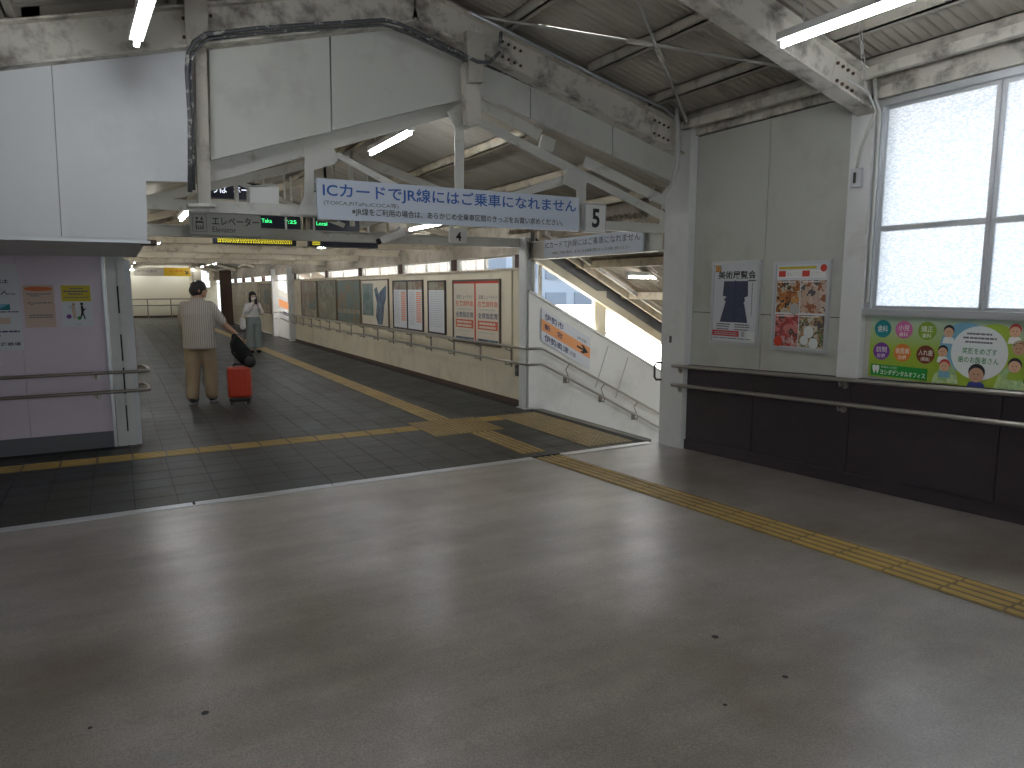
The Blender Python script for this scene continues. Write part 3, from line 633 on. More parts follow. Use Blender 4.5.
# ---------------------------------------------------------------- purple wall
PWY = 8.42
wl = thing('wall_purple', 'muted purple panelled wall below the bulkhead on the left', 'wall', (-1.5, PWY, 0), kind='structure')
MB().box(-3.2, -.1, PWY + .03, PWY + .2, 0, 2.2).build('wall_core', 'skirting', wl)
e = [-.10, PY(18.5, 300, PWY).x, -1.75, -2.6, -3.2]
for b, a in zip(e, e[1:]):
    MB().box(a + .002, b - .002, PWY, PWY + .03, .17, 2.1).build('wall_panel', 'purple_wall', wl)
    MB().box(a + .001, b - .001, PWY - .012, PWY + .03, 0, .168).build('skirting_panel', 'skirting', wl)
MB().box(-.105, -.075, PWY - .02, PWY + .1, 0, 2.1).build('edge_strip', 'aluminium', wl)
c = thing('steel_column', 'grey green slotted steel column at the end of purple wall', 'column', (.03, 8.46, 0))
m = MB(); m.box(-.07, .02, 8.40, 8.56, 0, 2.03); m.box(.035, .10, 8.40, 8.56, 0, 2.03); m.box(-.07, .10, 8.43, 8.56, 0, 2.03); m.build('column_shaft', 'column_paint', c)
MB().box(.10, .155, 8.42, 8.62, 0, 1.95).build('edge_plate', 'box_panel', c)
for z in (.15, .55, .9, 1.4): MB().box(.019, .036, 8.425, 8.431, z, z + .28).build('slot', 'black_plain', c)
# ---------------------------------------------------------------- handrails
h = thing('handrail', 'double steel handrail with rounded end in front of purple wall', 'handrail', (-.5, 8.30, 0))
for z in (.60, .80):
    MB().tube([(-3.2, 8.28, z), (-1, 8.28, z), (.17, 8.28, z), (.225, 8.29, z), (.255, 8.33, z), (.255, 8.6, z), (.22, 8.85, z), (.0, 8.9, z)], .018, 10).build('rail', 'stainless_dark', h, smooth=True)
    for x in (-.22, -1.4, -2.6):
        m = MB(); m.tube([(x, PWY, z - .05), (x, 8.30, z - .05), (x, 8.28, z - .01)], .009, 8); m.tube([(x, PWY - .012, z - .05), (x, PWY, z - .05)], .035, 14); m.build('bracket', 'stainless', h)
h = thing('handrail', 'double stainless handrail along the dark panels of right wall', 'handrail', (4.97, 4, rz(4)))
for z in (.66, .855):
    MB().tube([(4.965, 5.50, rz(5.5) + z), (4.965, 5.36, rz(5.36) + z), (4.965, -5, rz(-5) + z)], .019, 10).build('rail', 'stainless', h, smooth=True)
    for y in (5.40, 3.57, 1.7, -.2):
        q = rz(y) + z; xw = 5.0 if y > 5.3 else RX - .035
        m = MB(); m.tube([(xw, y, q - .05), (4.972, y, q - .05), (4.965, y, q - .012)], .009, 8); m.tube([(xw - .012, y, q - .05), (xw, y, q - .05)], .028, 14); m.build('bracket', 'stainless', h)
h = thing('handrail', 'double steel handrail below the poster boards on the passage wall', 'handrail', (4.87, 12, 0))
for z in (.62, .84):
    MB().tube([(4.87, 8.24, z), (4.87, 8.5, z), (4.87, 23.1, z)], .018, 10).build('rail', 'stainless', h, smooth=True)
for k in range(15):
    y = 8.9 + k
    m = MB(); m.tube([(PXW, y, .57), (4.87, y, .57), (4.87, y, .61)], .008, 6); m.tube([(PXW, y, .76), (4.87, y, .79), (4.87, y, .83)], .008, 6); m.box(PXW - .012, PXW, y - .02, y + .02, .53, .80); m.build('bracket', 'stainless_dark', h)
SLP = .515                                             # stair slope
h = thing('handrail', 'double steel handrail going down the stair wall past the direction sign', 'handrail', (5.0, 8.2, .5))
for z in (.63, .845):
    MB().tube([(4.87, 8.22, z), (5.05, 8.2, z), (5.10, 8.2, z - .02), (9.0, 8.2, z - .02 - 3.9 * SLP)], .018, 10).build('rail', 'stainless', h, smooth=True)
for k in range(5):
    x = 5.5 + k * .62; q = .61 - (x - 5.1) * SLP
    m = MB(); m.tube([(x, 8.3, q - .06), (x, 8.2, q - .06), (x, 8.2, q - .01)], .008, 6); m.tube([(x, 8.2, q), (x, 8.28, q + .12), (x, 8.2, q + .2)], .007, 6); m.box(x - .03, x + .03, 8.288, 8.3, q - .08, q + .03); m.build('bracket', 'stainless_dark', h)
o = thing('alarm_box', 'small dark box on the passage wall beside the corner column', 'box', (PXW, 8.66, .45)); MB().box(PXW - .05, PXW, 8.62, 8.72, .42, .58).build('box_body', 'dark_frame', o, bevel=.005); MB().box(PXW - .055, PXW - .05, 8.65, 8.69, .48, .53).build('button', 'ink_grey', o)
# ---------------------------------------------------------------- stairs down to the right
sa = thing('staircase', 'stairs going down to the right behind the column', 'stairs', (5.0, 7, 0))
for k in range(16):
    x = 4.98 + k * .30; z = -k * .1545
    MB().box(x, x + .32, 5.95, 8.26, z - .35, z - .1545 if k else -.003).build('tread', 'tread', sa) if k else MB().box(4.98, 5.10, 5.95, 8.26, -.4, -.003).build('tread', 'tread', sa)
sw = thing('wall_stair', 'white sloping parapet wall of the stairs', 'wall', (6, 8.3, 0), kind='structure')
MB().prism([(4.9, 8.3, -.6), (4.9, 8.3, 1.61), (9.6, 8.3, 1.61 - 4.7 * .523), (9.6, 8.3, -3.6)], (0, .12, 0)).build('wall_core', 'stair_white', sw)
MB().prism([(4.9, 8.27, 1.61), (4.9, 8.27, 1.645), (9.6, 8.27, 1.645 - 4.7 * .523), (9.6, 8.27, 1.61 - 4.7 * .523)], (0, .18, 0)).build('coping', 'stair_white', sw)
sw2 = tag(MB().prism([(5.25, 5.78, -.6), (5.25, 5.78, 1.45), (9.6, 5.78, 1.61 - 4.7 * .523), (9.6, 5.78, -3.6)], (0, .12, 0)).build('wall_stair', 'stair_white'), 'near side wall of the stairs hidden behind the column', 'wall', kind='structure')
sr = thing('ceiling', 'sloping corrugated stair roof with cream edge beam', 'ceiling', (6, 7, 2), kind='structure')
zr = lambda x: 2.42 - (x - 5.0) * .53
corrugated(4.95, 9.6, 5.7, 9.0, zr, per=.09, amp=.018).build('roof_sheet', 'brown_board', sr, smooth=True, fix=False)
def sbeam(y, z0, h_, wd, mat, nm): MB().prism([(4.95, y, zr(4.95) + z0), (9.6, y, zr(9.6) + z0), (9.6, y, zr(9.6) + z0 + h_), (4.95, y, zr(4.95) + z0 + h_)], (0, wd, 0)).build(nm, mat, sr)
sbeam(8.28, -.39, .13, .05, 'cream_wall', 'edge_beam'); sbeam(8.335, -.30, .32, .03, 'ext_sheet', 'fascia'); sbeam(8.24, -.40, .02, .12, 'cream_wall', 'beam_flange'); sbeam(8.12, -.14, .10, .05, 'cream_beam', 'rafter'); sbeam(7.92, -.10, .05, .05, 'steel_dirty', 'rafter')
for x in (5.7, 6.5, 7.3, 8.1): MB().box(x - .04, x + .04, 5.8, 8.3, zr(x) - .12, zr(x) - .02).build('cross_beam', 'cream_beam', sr)
c = thing('steel_post', 'short cream post between stair parapet and stair roof', 'post', (6.12, 8.36, .95)); MB().box(6.02, 6.22, 8.32, 8.40, .55, 1.62).build('post_shaft', 'cream_wall', c); MB().box(6.0, 6.24, 8.30, 8.42, 1.0, 1.03).build('base_plate', 'cream_wall', c)
MB().box(5.08, 5.12, 8.32, 8.36, 1.5, 2.3).build('mullion', 'steel_dirty', sw)
hb = tag(MB().ibeam((4.99, 5.74, 2.16), (4.99, 8.5, 2.16), .10, .24, .014).build('header_beam', 'truss_paint'), 'pale header beam over the stair opening behind the small banner', 'beam')
# light in the stair
def tube_lamp(lab, a, b, hang=None, house=True, par_mat='fixture_white', r=.016):
    a = Vector(a); b = Vector(b); t = thing('tube_lamp', lab, 'lamp', (a + b) / 2 + Vector((0, 0, .05)))
    d = (b - a).normalized()
    MB().tube([a, b], r, 10).build('lamp_tube', 'tube_glow', t, smooth=True)
    m = MB(); m.bar(a + d * -.02 + DZ * .045, b + d * .02 + DZ * .045, .075, .045); m.build('lamp_housing', par_mat, t)
    for e_ in (a, b): MB().bar(e_ - d * .015 - DZ * .018, e_ - d * .015 + DZ * .03, .03, .03, up=d).build('lamp_holder', par_mat, t)
    if hang:
        for q in (.12, .88):
            p = a.lerp(b, q) + DZ * .06; MB().tube([p, Vector((p.x, p.y, hang(p.x)))], .005, 6).build('hanger', 'conduit_light', t)
    return t
tube_lamp('lit tube lamp hanging near the frosted window at upper right', (3.59, 3.1, 3.1), (3.59, 1.9, 3.1), hang=zsheet)
tube_lamp('lit tube lamp hanging in front of the white bulkhead at upper left', (.21, 4.97, 3.1), (.272, 3.77, 3.1), hang=zsheet)
tube_lamp('lit tube lamp under the passage roof above the banner', (2.33, 7.05, 2.99), (2.33, 5.98, 2.99), hang=proof)
for lab, x in (('added fill tube across the left part of the far end wall', .5), ('added fill tube across the right part of the far end wall', 2.5)): tube_lamp(lab, (x, 45.2, 2.72), (x + 1.2, 45.2, 2.72), hang=proof)  # pair of tubes added only to brighten the end wall
tube_lamp('lit tube lamp under the sloping stair roof', (5.72, 7.2, 1.80), (6.9, 7.2, 1.80))
for lab, x, y in (('added fill tube over the near left of the hall', .21, .9), ('added fill tube over the near right of the hall', 3.59, -1.1), ('added fill tube at the back left of the hall', .21, -3.4), ('added fill tube at the back right of the hall', 3.59, -4.4)):  # unseen tubes added behind the camera to light the hall
    tube_lamp(lab, (x, y + 1.2, 3.1), (x, y, 3.1), hang=zsheet)
WH = ['nearest the entrance truss', 'above the man', 'beyond the man', 'above the woman', 'beyond the woman', 'near the farther stairs', 'past the farther stairs', 'near the brown column', 'beyond the brown column', 'nearest the end wall']
for sd_, x in (('left', .8), ('right', 3.9)):  # two tube rows added above the chords to brighten the passage
    for wh, y in zip(WH, (8.9, 11.6, 14.4, 17.2, 20.4, 24, 28.5, 33, 38, 43.0)): tube_lamp('added fill tube on the %s side of passage roof %s' % (sd_, wh), (x, y, 2.52 if y < 20 else 2.74), (x, y + 1.2, 2.52 if y < 20 else 2.74), hang=proof)
# ---------------------------------------------------------------- exterior seen through the openings
tag(MB().box(-80, 120, -80, 160, -6.2, -6).build('ground', 'ext_ground'), 'railway ground below the footbridge', 'ground', kind='structure')
o = thing('platform_roof', 'bright white platform roof seen through the stair opening', 'roof', (14, 16, -6))
MB().prism([(5.5, 12.5, -1.2), (32, 12.5, -1.4), (32, 30, .75), (5.5, 30, .95)], (0, 0, -.15)).build('roof_deck', 'ext_roof', o)
for x in (8, 12, 16): MB().box(x, x + .25, 18, 18.25, -6, -.6).build('roof_post', 'steel_dirty', o)
for k in range(6): MB().prism([(6 + 4 * k, 12.5, -1.2), (6.1 + 4 * k, 12.5, -1.2), (6.1 + 4 * k, 30, .95), (6 + 4 * k, 30, .95)], (0, 0, .03)).build('roof_seam', 'ext_building', o)
o = thing('station_building', 'pale blue building beyond the platform roof', 'building', (25, 45, -6))
MB().box(14, 48, 45, 52, -6, 5.5).build('wall', 'ext_building', o)
for k in range(12):
    for q in (0, 1): MB().box(15.0 + k * 2.6, 16.8 + k * 2.6, 44.9, 45, -.4 + q * 2.8, 1.4 + q * 2.8).build('window', 'ext_building_dark', o)
o = thing('ribbed_wall', 'grey ribbed cladding outside the clerestory windows', 'cladding', (8.2, 16, -6))
for k in range(40): MB().box(8.2, 8.26, 16 + k * .6, 16.56 + k * .6, -6, 2.75).build('cladding_panel', 'ext_sheet', o)
# ================================================================ SIGNS
def hung_sign(name, lab, cat, x0, x1, z0, z1, Y, mat, th=.03, frame=None, hang=None, hx=None, hd=.03):
    t = thing(name, lab, cat, ((x0 + x1) / 2, Y, z0)); MB().box(x0, x1, Y, Y + th, z0, z1).build('sign_panel', mat, t)
    if frame: MB().box(x0 - .012, x1 + .012, Y + .004, Y + th + .006, z0 - .012, z1 + .012).build('sign_frame', frame, t)
    if hang:
        for x in (hx or (x0 + .1, x1 - .1)): MB().bar((x, Y + th + hd / 2, z0 + .02), (x, Y + th + hd / 2, hang), .02, hd, up=(0, 1, 0)).build('hanger', 'truss_paint', t)
    return t, Face((x0, Y, z1), (x1 - x0, 0, 0), (0, 0, z0 - z1), (0, -1, 0), t)
t, f = hung_sign('banner_sign', 'long white hanging banner with blue Japanese lettering below entrance truss', 'sign', 1.415, 3.865, 2.19, 2.50, 5.62, 'sign_white', .03, hang=2.34, hd=.095)
f.text('ICカードでJR線にはご乗車になれません', .018, .09, .985, .50, 'ink_blue', bold=.014)
f.text('(TOICA,PiTaPa,ICOCA等)', .02, .52, .27, .66, 'ink_grey', bold=.004)
f.text('※JR線をご利用の場合は、あらかじめ全乗車区間のきっぷをお買い求めください。', .11, .68, .925, .89, 'ink_black', bold=.008)
t, f = hung_sign('number_sign', 'square white sign with black number five beside the banner', 'sign', 3.93, 4.155, 2.195, 2.44, 5.60, 'white_plain', .05, frame='ink_pale', hang=2.34, hd=.1)
f.text('5', .30, .14, .70, .86, 'ink_black', bold=.03)
q0 = PY(450, 228, 8.30); q1 = PY(467, 243, 8.30)
t, f = hung_sign('number_sign', 'square white sign with black number four deep under the banner', 'sign', q0.x, q1.x, q1.z, q0.z, 8.30, 'white_plain', .05, hang=2.3, hx=(q0.x + .05, q1.x - .05), hd=.10)
f.text('4', .34, .25, .66, .88, 'ink_black', bold=.03)
# second banner over the stairs
t = thing('banner_sign', 'smaller white banner with dark blue lettering over the stair opening', 'sign', (4.9, 6.93, 2.05)); MB().box(4.90, 4.92, 5.94, 7.92, 2.05, 2.275).build('sign_panel', 'sign_white', t)
for y in (6.2, 7.6): MB().bar((4.93, y, 2.1), (4.93, y, 2.28), .02, .02, up=(0, 1, 0)).build('hanger', 'truss_paint', t)
f = Face((4.90, 7.92, 2.275), (0, -1.98, 0), (0, 0, -.225), (-1, 0, 0), t)
f.text('ICカードでJR線にはご乗車になれません', .02, .12, .98, .55, 'ink_navy', bold=.0)
f.text('※JR線をご利用の場合は、あらかじめ全乗車区間のきっぷをお買い求めください。', .10, .68, .90, .88, 'ink_black')
# elevator sign
t, f = hung_sign('elevator_sign', 'grey hanging sign reading elevator with lift pictogram', 'sign', .74, 1.47, 2.225, 2.475, 8.36, 'sign_grey', .05, hang=2.36)
f.text('エレベーター', .31, .20, .97, .56, 'ink_black', bold=.012); f.text('Elevator', .31, .63, .64, .86, 'ink_black')
m = MB()
for u0, v0, u1, v1 in ((.04, .12, .235, .14), (.04, .84, .235, .86), (.04, .12, .048, .86), (.227, .12, .235, .86)): m.prism([f.pt(u0, v0, .001), f.pt(u1, v0, .001), f.pt(u1, v1, .001), f.pt(u0, v1, .001)], f.N * .0015)
m.build('pictogram_border', 'ink_grey', t)
f.rect(.085, .42, .19, .76, 'ink_black', name='pictogram_cabin'); f.rect(.095, .49, .18, .60, 'sign_grey', .003, name='pictogram_window')
for u in (.108, .137, .166): f.disc(u, .62, .008, 'sign_grey', .003, 'pictogram_person', 10); f.rect(u - .008, .65, u + .008, .74, 'sign_grey', .003, name='pictogram_person')
f.poly([(.085, .26), (.125, .26), (.105, .39)], 'ink_black', name='pictogram_arrow'); f.poly([(.15, .36), (.19, .36), (.17, .21)], 'ink_black', name='pictogram_arrow')
# LED boards
def led(lab, x0, x1, z0, z1, Y, rows, mat='led_yellow', hang=2.4, words=None):
    hang = proof((x0 + x1) / 2) - .02
    t, f = hung_sign('display_board', lab, 'display', x0, x1, z0, z1, Y, 'led_body', .08, hang=hang)
    for q, (sx, u0, v0, u1, v1) in enumerate(words or []): f.text(sx, u0, v0, u1, v1, mat, bold=.01)
    if rows: f.lines(rows, mat, name='led_text', den=.03, fill=.62)
    return t
led('black display strip with yellow text under the elevator sign', 1.10, 2.10, 2.205, 2.30, 9.5, [(.05, .95, .22, .16), (.05, .95, .44, .14), (.05, .95, .64, .16)])
led('black display strip with two yellow characters below the duct', 2.26, 3.2, 2.205, 2.305, 9.5, [(.05, .16, .22, .16), (.05, .16, .44, .14), (.05, .16, .64, .16)])
led('green lettered departure board behind the elevator sign', 1.88, 2.46, 2.52, 2.80, 10.8, None, 'led_green', 2.95, [('Taka', .05, .52, .3, .72), ('7:25', .6, .54, .9, .72), ('発車案内', .02, .18, .4, .36)])
led('green lettered departure board behind the banner left end', 2.62, 3.35, 2.52, 2.80, 10.8, None, 'led_green', 2.95, [('Local', .1, .54, .32, .74), ('12:30', .38, .2, .62, .4), ('5', .8, .2, .88, .4)])
led('dark platform display with white lettering above the elevator sign', .92, 1.65, 2.72, 2.92, 9.2, None, 'led_white', 3.05, [('のりば', .1, .2, .45, .7), ('ホーム', .55, .2, .9, .7)])
led('far black display strip over the passage left of centre', 1.15, 2.28, 2.40, 2.47, 14.9, None, hang=2.6)
led('far black display strip over the passage above the woman', 2.42, 3.45, 2.40, 2.47, 14.9, None, hang=2.6)
t = thing('equipment_box', 'plain white equipment box resting on the entrance truss chord', 'box', PY(264, 206, 5.9)); gp([(250, 187), (279, 187), (279, 207), (250, 206)], 'white_plain', 5.85, .16, 'box_body', t); gp([(250, 186), (272, 183), (279, 187)], 'white_panel', 5.9, .1, 'box_top', t)
t, f = hung_sign('hanging_sign', 'mustard yellow hanging sign half hidden behind the truss', 'sign', 1.92, 2.12, 2.36, 2.72, 7.6, 'bronze_frame', .05, hang=3.26)
f.rect(.05, .05, .95, .95, 'paper_yellow')
t, f = hung_sign('hanging_sign', 'grey sign with number plates hanging behind the truss', 'sign', 2.14, 2.60, 2.62, 2.95, 9.0, 'sign_grey', .05, hang=3.3)
f.text('5135', .1, .3, .9, .6, 'ink_black')
# security camera
t = thing('security_camera', 'white security camera below the banner pointing left', 'camera', (2.9, 8.32, 2.2))
p0 = PY(380, 241, 8.32); p1 = PY(404, 232, 8.32); MB().bar(p0, p1, .10, .09).build('camera_body', 'fixture_white', t, bevel=.01); MB().tube([p0, p0 - (p1 - p0) * .12], .035, 12).build('lens', 'black_plain', t); MB().bar(p1 - (p1 - p0) * .3, p1 + Vector((0, .16, .06)), .03, .03).build('camera_bracket', 'ink_pale', t)
# far yellow exit sign
t, f = hung_sign('direction_sign', 'white and yellow direction sign at the far passage end', 'sign', 1.0, 3.86, 2.37, 2.84, 44.5, 'paper_warm', .1, hang=3.0)
f.rect(.52, 0, 1, 1, 'sign_yellow'); f.text('のりば案内', .06, .25, .40, .6, 'ink_grey'); f.text('出口 案内所', .62, .25, .86, .55, 'ink_red'); f.text('↘', .89, .3, .97, .8, 'ink_black', bold=.05)
# stair direction sign (skewed with the stair)
t = thing('direction_sign', 'slanted white sign with orange band and arrow on stair wall', 'sign', (5.4, 8.29, .6))
A, B_, D_ = PY(541.5, 308, 8.285), PY(590, 338, 8.285), PY(541, 341, 8.285)
f = Face(A, B_ - A, D_ - A, (0, -1, 0), t)
f.rect(0, 0, 1, 1, 'paper', 0, 'sign_panel', .006)
f.rect(0, .32, 1, .66, 'sign_orange', .007, 'orange_band'); f.text('伊勢市', .06, .08, .44, .28, 'ink_navy', .009, bold=.01); f.text('新　宮', .06, .40, .42, .58, 'ink_navy', .010, bold=.012)
f.text('伊勢奥津', .06, .72, .55, .93, 'ink_navy', .009, bold=.01); f.text('方面', .57, .76, .70, .90, 'ink_navy', .009); f.text('JR線', .72, .16, .92, .28, 'ink_grey', .009); f.poly([(.72, .47), (.86, .47), (.80, .38), (.85, .36), (.96, .50), (.84, .63), (.79, .61), (.86, .53), (.72, .53)], 'ink_black', .010, 'arrow_print')
for x in (6.25, 6.62): MB().bar((x, 8.298, .95 - (x - 6) * .5), (x - .22, 8.298, .35 - (x - 6) * .5), .006, .012).build('panel_joint', 'ink_pale', sw)
# ---------------------------------------------------------------- posters on the right wall
def wall_face(x, y1, y0, z0, z1, parent): return Face((x, y1, z1), (0, y0 - y1, 0), (0, 0, z0 - z1), (-1, 0, 0), parent)
def framed(name, lab, y1, y0, z0, z1, x, mat='paper', fr='aluminium', bw=.028, th=.025, cat='poster'):
    t = thing(name, lab, cat, (x, (y0 + y1) / 2, z0))
    m = MB(); m.box(x - th, x, y0, y1, z0, z0 + bw); m.box(x - th, x, y0, y1, z1 - bw, z1); m.box(x - th, x, y0, y0 + bw, z0 + bw, z1 - bw); m.box(x - th, x, y1 - bw, y1, z0 + bw, z1 - bw); m.build('poster_frame', fr, t)
    MB().box(x - th * .5, x, y0 + bw, y1 - bw, z0 + bw, z1 - bw).build('poster_sheet', mat, t)
    return t, wall_face(x - th * .5, y1 - bw, y0 + bw, z0 + bw, z1 - bw, t)
t, f = framed('poster', 'framed exhibition poster with dark blue patterned robe', 5.085, 4.49, 1.13, 1.91, RX)
f.text('美術展覧会', .10, .09, .95, .20, 'ink_black', bold=.02); f.rect(.03, .01, .16, .10, 'food_fried'); f.rect(.78, .205, .95, .225, 'ink_grey')
f.poly([(.24, .22), (.48, .22), (.50, .21), (.52, .22), (.78, .22), (.79, .41), (.71, .43), (.73, .47), (.70, .49), (.72, .53), (.80, .75), (.17, .75), (.27, .53), (.29, .48), (.25, .46), (.31, .42), (.22, .41)], 'kimono', name='robe_print')
f.rect(.50, .22, .515, .75, 'ink_navy', .003, name='robe_seam'); f.rect(.0, .86, .62, .935, 'cap_red', name='red_band'); f.lines([(.05, .58, .88, .012), (.05, .58, .905, .012)], 'ink_pale', .004)
f.lines([(.10, .42, .77, .016), (.10, .40, .80, .014), (.10, .38, .835, .014), (.52, .84, .77, .016), (.52, .86, .80, .014), (.52, .82, .835, .014), (.02, .9, .955, .010)], 'ink_grey'); f.lines([(.87, .89, .25 + .03 * k, .02) for k in range(14)], 'ink_grey')
f.rect(.68, .86, .74, .93, 'ink_pale'); f.rect(.80, .86, .97, .98, 'ink_white')
t, f = framed('poster', 'framed food poster with four dish photographs', 4.345, 3.775, 1.12, 1.885, RX)
f.rect(.04, .025, .78, .055, 'paper_yellow'); f.rect(.02, .07, .96, .16, 'ink_white', .0015); f.rect(.05, .075, .19, .145, 'ink_red', .004); f.rect(.52, .075, .66, .145, 'ink_red', .004); f.text('宴会プラン', .21, .085, .50, .14, 'ink_black', bold=.02); f.text('ご予約', .68, .085, .88, .14, 'ink_black', bold=.02); f.disc(.92, .05, .03, 'ink_red', .005)
f.rect(.02, .19, .485, .575, 'food_fried', name='dish_photo'); f.rect(.505, .19, .98, .575, 'food_sea', name='dish_photo'); f.rect(.02, .60, .485, .985, 'food_meat', name='dish_photo'); f.rect(.505, .60, .98, .985, 'food_party', name='dish_photo')
f.disc(.74, .48, .085, 'food_sea', .004, 'dish_plate', sq=.8); f.disc(.40, .53, .05, 'ink_pale', .004, 'dish_plate'); f.disc(.70, .80, .05, 'print_white', .004, 'dish_plate'); f.disc(.80, .93, .045, 'print_white', .004, 'dish_plate'); f.disc(.62, .9, .04, 'print_white', .004, 'dish_plate'); f.disc(.1, .93, .045, 'ink_red', .004, 'dish_plate')
f.text('飲み放題', .2, .90, .42, .95, 'ink_white', .006); f.lines([(.04, .4, .20, .014), (.53, .86, .20, .014), (.04, .4, .61, .014), (.53, .86, .61, .014)], 'ink_white', .004)
# dental advert
t = thing('advert_board', 'wide green dental clinic advert with coloured circles below window', 'advert', (RX - .02, 2.5, .98))
AY1, AY0, AZ0, AZ1 = 3.40, 1.05, .985, 1.455
MB().box(RX - .012, RX, AY0, AY1, AZ0, AZ1).build('advert_sheet', 'ad_background', t)
f = wall_face(RX - .012, AY1, AY0, AZ0, AZ1, t); W = AY1 - AY0
def au(m): return m * .765 / W
def av(m): return m / (AZ1 - AZ0)
cs = [(.13, .115, 'dot_teal', '歯科', ''), (.345, .115, 'dot_pink', '小児', '歯科'), (.57, .115, 'dot_green', '矯正', '歯科'), (.13, .285, 'dot_purple', '訪問', '診療'), (.345, .285, 'dot_orange', '歯周病', '治療'), (.57, .285, 'dot_brown', '入れ歯', '(義歯)')]
for x, y, mt, a, b in cs:
    f.disc(au(x), av(y - .012), .066, mt, .001, 'service_circle', 28)
    hw = .055 if len(a) == 2 else .068; y -= .012
    if b: f.text(a, au(x - hw), av(y - .035), au(x + hw), av(y + .008), 'ink_white', bold=.006); f.text(b, au(x - .042), av(y + .018), au(x + .042), av(y + .050), 'ink_white', bold=.004)
    else: f.text(a, au(x - .052), av(y - .024), au(x + .052), av(y + .026), 'ink_white', bold=.006)
f.rect(au(.03), av(.375), au(.60), av(.46), 'bar_green', name='name_bar'); f.text('ヨシダデンタルオフィス', au(.135), av(.408), au(.585), av(.45), 'ink_white', .004, bold=.02); f.text('医療法人社団', au(.14), av(.383), au(.30), av(.399), 'ink_white', .004)
f.poly([(au(.05), av(.385)), (au(.075), av(.38)), (au(.085), av(.39)), (au(.095), av(.38)), (au(.12), av(.385)), (au(.122), av(.41)), (au(.105), av(.45)), (au(.088), av(.415)), (au(.07), av(.45)), (au(.05), av(.41))], 'ink_white', .004, 'tooth_logo')
f.disc(au(.92), av(.20), .17, 'sky_print', .0012, 'circle_backdrop', 40); f.disc(au(1.16), av(.20), .165, 'grass_print', .0014, 'circle_backdrop', 40); f.disc(au(1.04), av(.235), .182, 'print_white', .003, 'message_circle', 40)  # blue and green discs printed behind the white message circle
f.text('笑顔をめざす', au(.90), av(.20), au(1.19), av(.245), 'ink_green', .005, bold=.012); f.text('歯のお医者さん', au(.87), av(.262), au(1.21), av(.305), 'ink_green', .005, bold=.012)
f.lines([(au(.93), au(1.14), av(.10), av(.012)), (au(.90), au(1.18), av(.128), av(.012)), (au(.92), au(1.16), av(.156), av(.012))], 'ink_grey', .005)
for x, y, r, lf in ((.78, .40, .11, .005), (.70, .43, .05, .0068), (1.28, .41, .10, .005), (1.38, .43, .06, .0068)): f.poly([(au(x - r), av(min(y + .06, .468))), (au(x - r * .6), av(y - r * .5)), (au(x), av(y - r)), (au(x + r * .7), av(y - r * .3)), (au(x + r), av(min(y + .06, .468)))], 'leaf_print', lf, 'leaf_picture')
def fig(x, y, r, face, hair, shirt, big=False):
    f.poly([(au(x - r * 1.5), av(min(y + r * 2.3, .469))), (au(x - r * 1.2), av(y + r * 1.2)), (au(x), av(y + r * .8)), (au(x + r * 1.2), av(y + r * 1.2)), (au(x + r * 1.5), av(min(y + r * 2.3, .469)))], shirt, .0075, 'figure_shirt')
    f.disc(au(x), av(y - r * .25), r * 1.02, hair, .0095, 'figure_hair', 18, 1.05); f.disc(au(x), av(y + r * .15), r * .92, face, .0115, 'figure_face', 18, 1.05)
    for s in (-1, 1): f.disc(au(x + s * r * .35), av(y + r * .05), r * .09, 'ink_black', .0135, 'figure_eye', 8)
    f.rect(au(x - r * .25), av(y + r * .58), au(x + r * .25), av(y + r * .66), 'cap_red', .0135, 'figure_mouth')
fig(1.04, .375, .052, 'face_tan', 'ink_black', 'shirt_blue')
for a in ((.775, .10, .036, 'face_print', 'ink_black', 'print_white'), (.735, .24, .034, 'face_print', 'ink_black', 'print_white'), (.76, .34, .036, 'face_print', 'cap_red', 'sky_print'), (1.32, .075, .036, 'face_print', 'cap_red', 'ink_white'), (1.36, .185, .040, 'face_tan', 'food_fried', 'grass_print'), (1.34, .30, .040, 'face_print', 'ink_black', 'grass_print')): fig(*a)
f.rect(au(1.42), av(.03), au(2.3), av(.20), 'print_white', .002, 'info_box'); f.text('診療時間', au(1.47), av(.045), au(1.66), av(.085), 'ink_green', .004); f.lines([(au(1.46), au(2.2), av(.105 + .03 * k), av(.012)) for k in range(3)], 'ink_grey', .004)
for k, s_ in enumerate('休診'): f.rect(au(1.47), av(.225 + .065 * k), au(1.535), av(.28 + .065 * k), 'print_white', .002, 'info_box'); f.text(s_, au(1.48), av(.232 + .065 * k), au(1.525), av(.273 + .065 * k), 'dot_teal', .004)
f.rect(au(1.41), av(.375), au(2.3), av(.46), 'bar_green', .002, 'info_bar'); f.lines([(au(1.45), au(1.62), av(.395 + .02 * k), av(.009)) for k in range(3)], 'ink_white', .004)
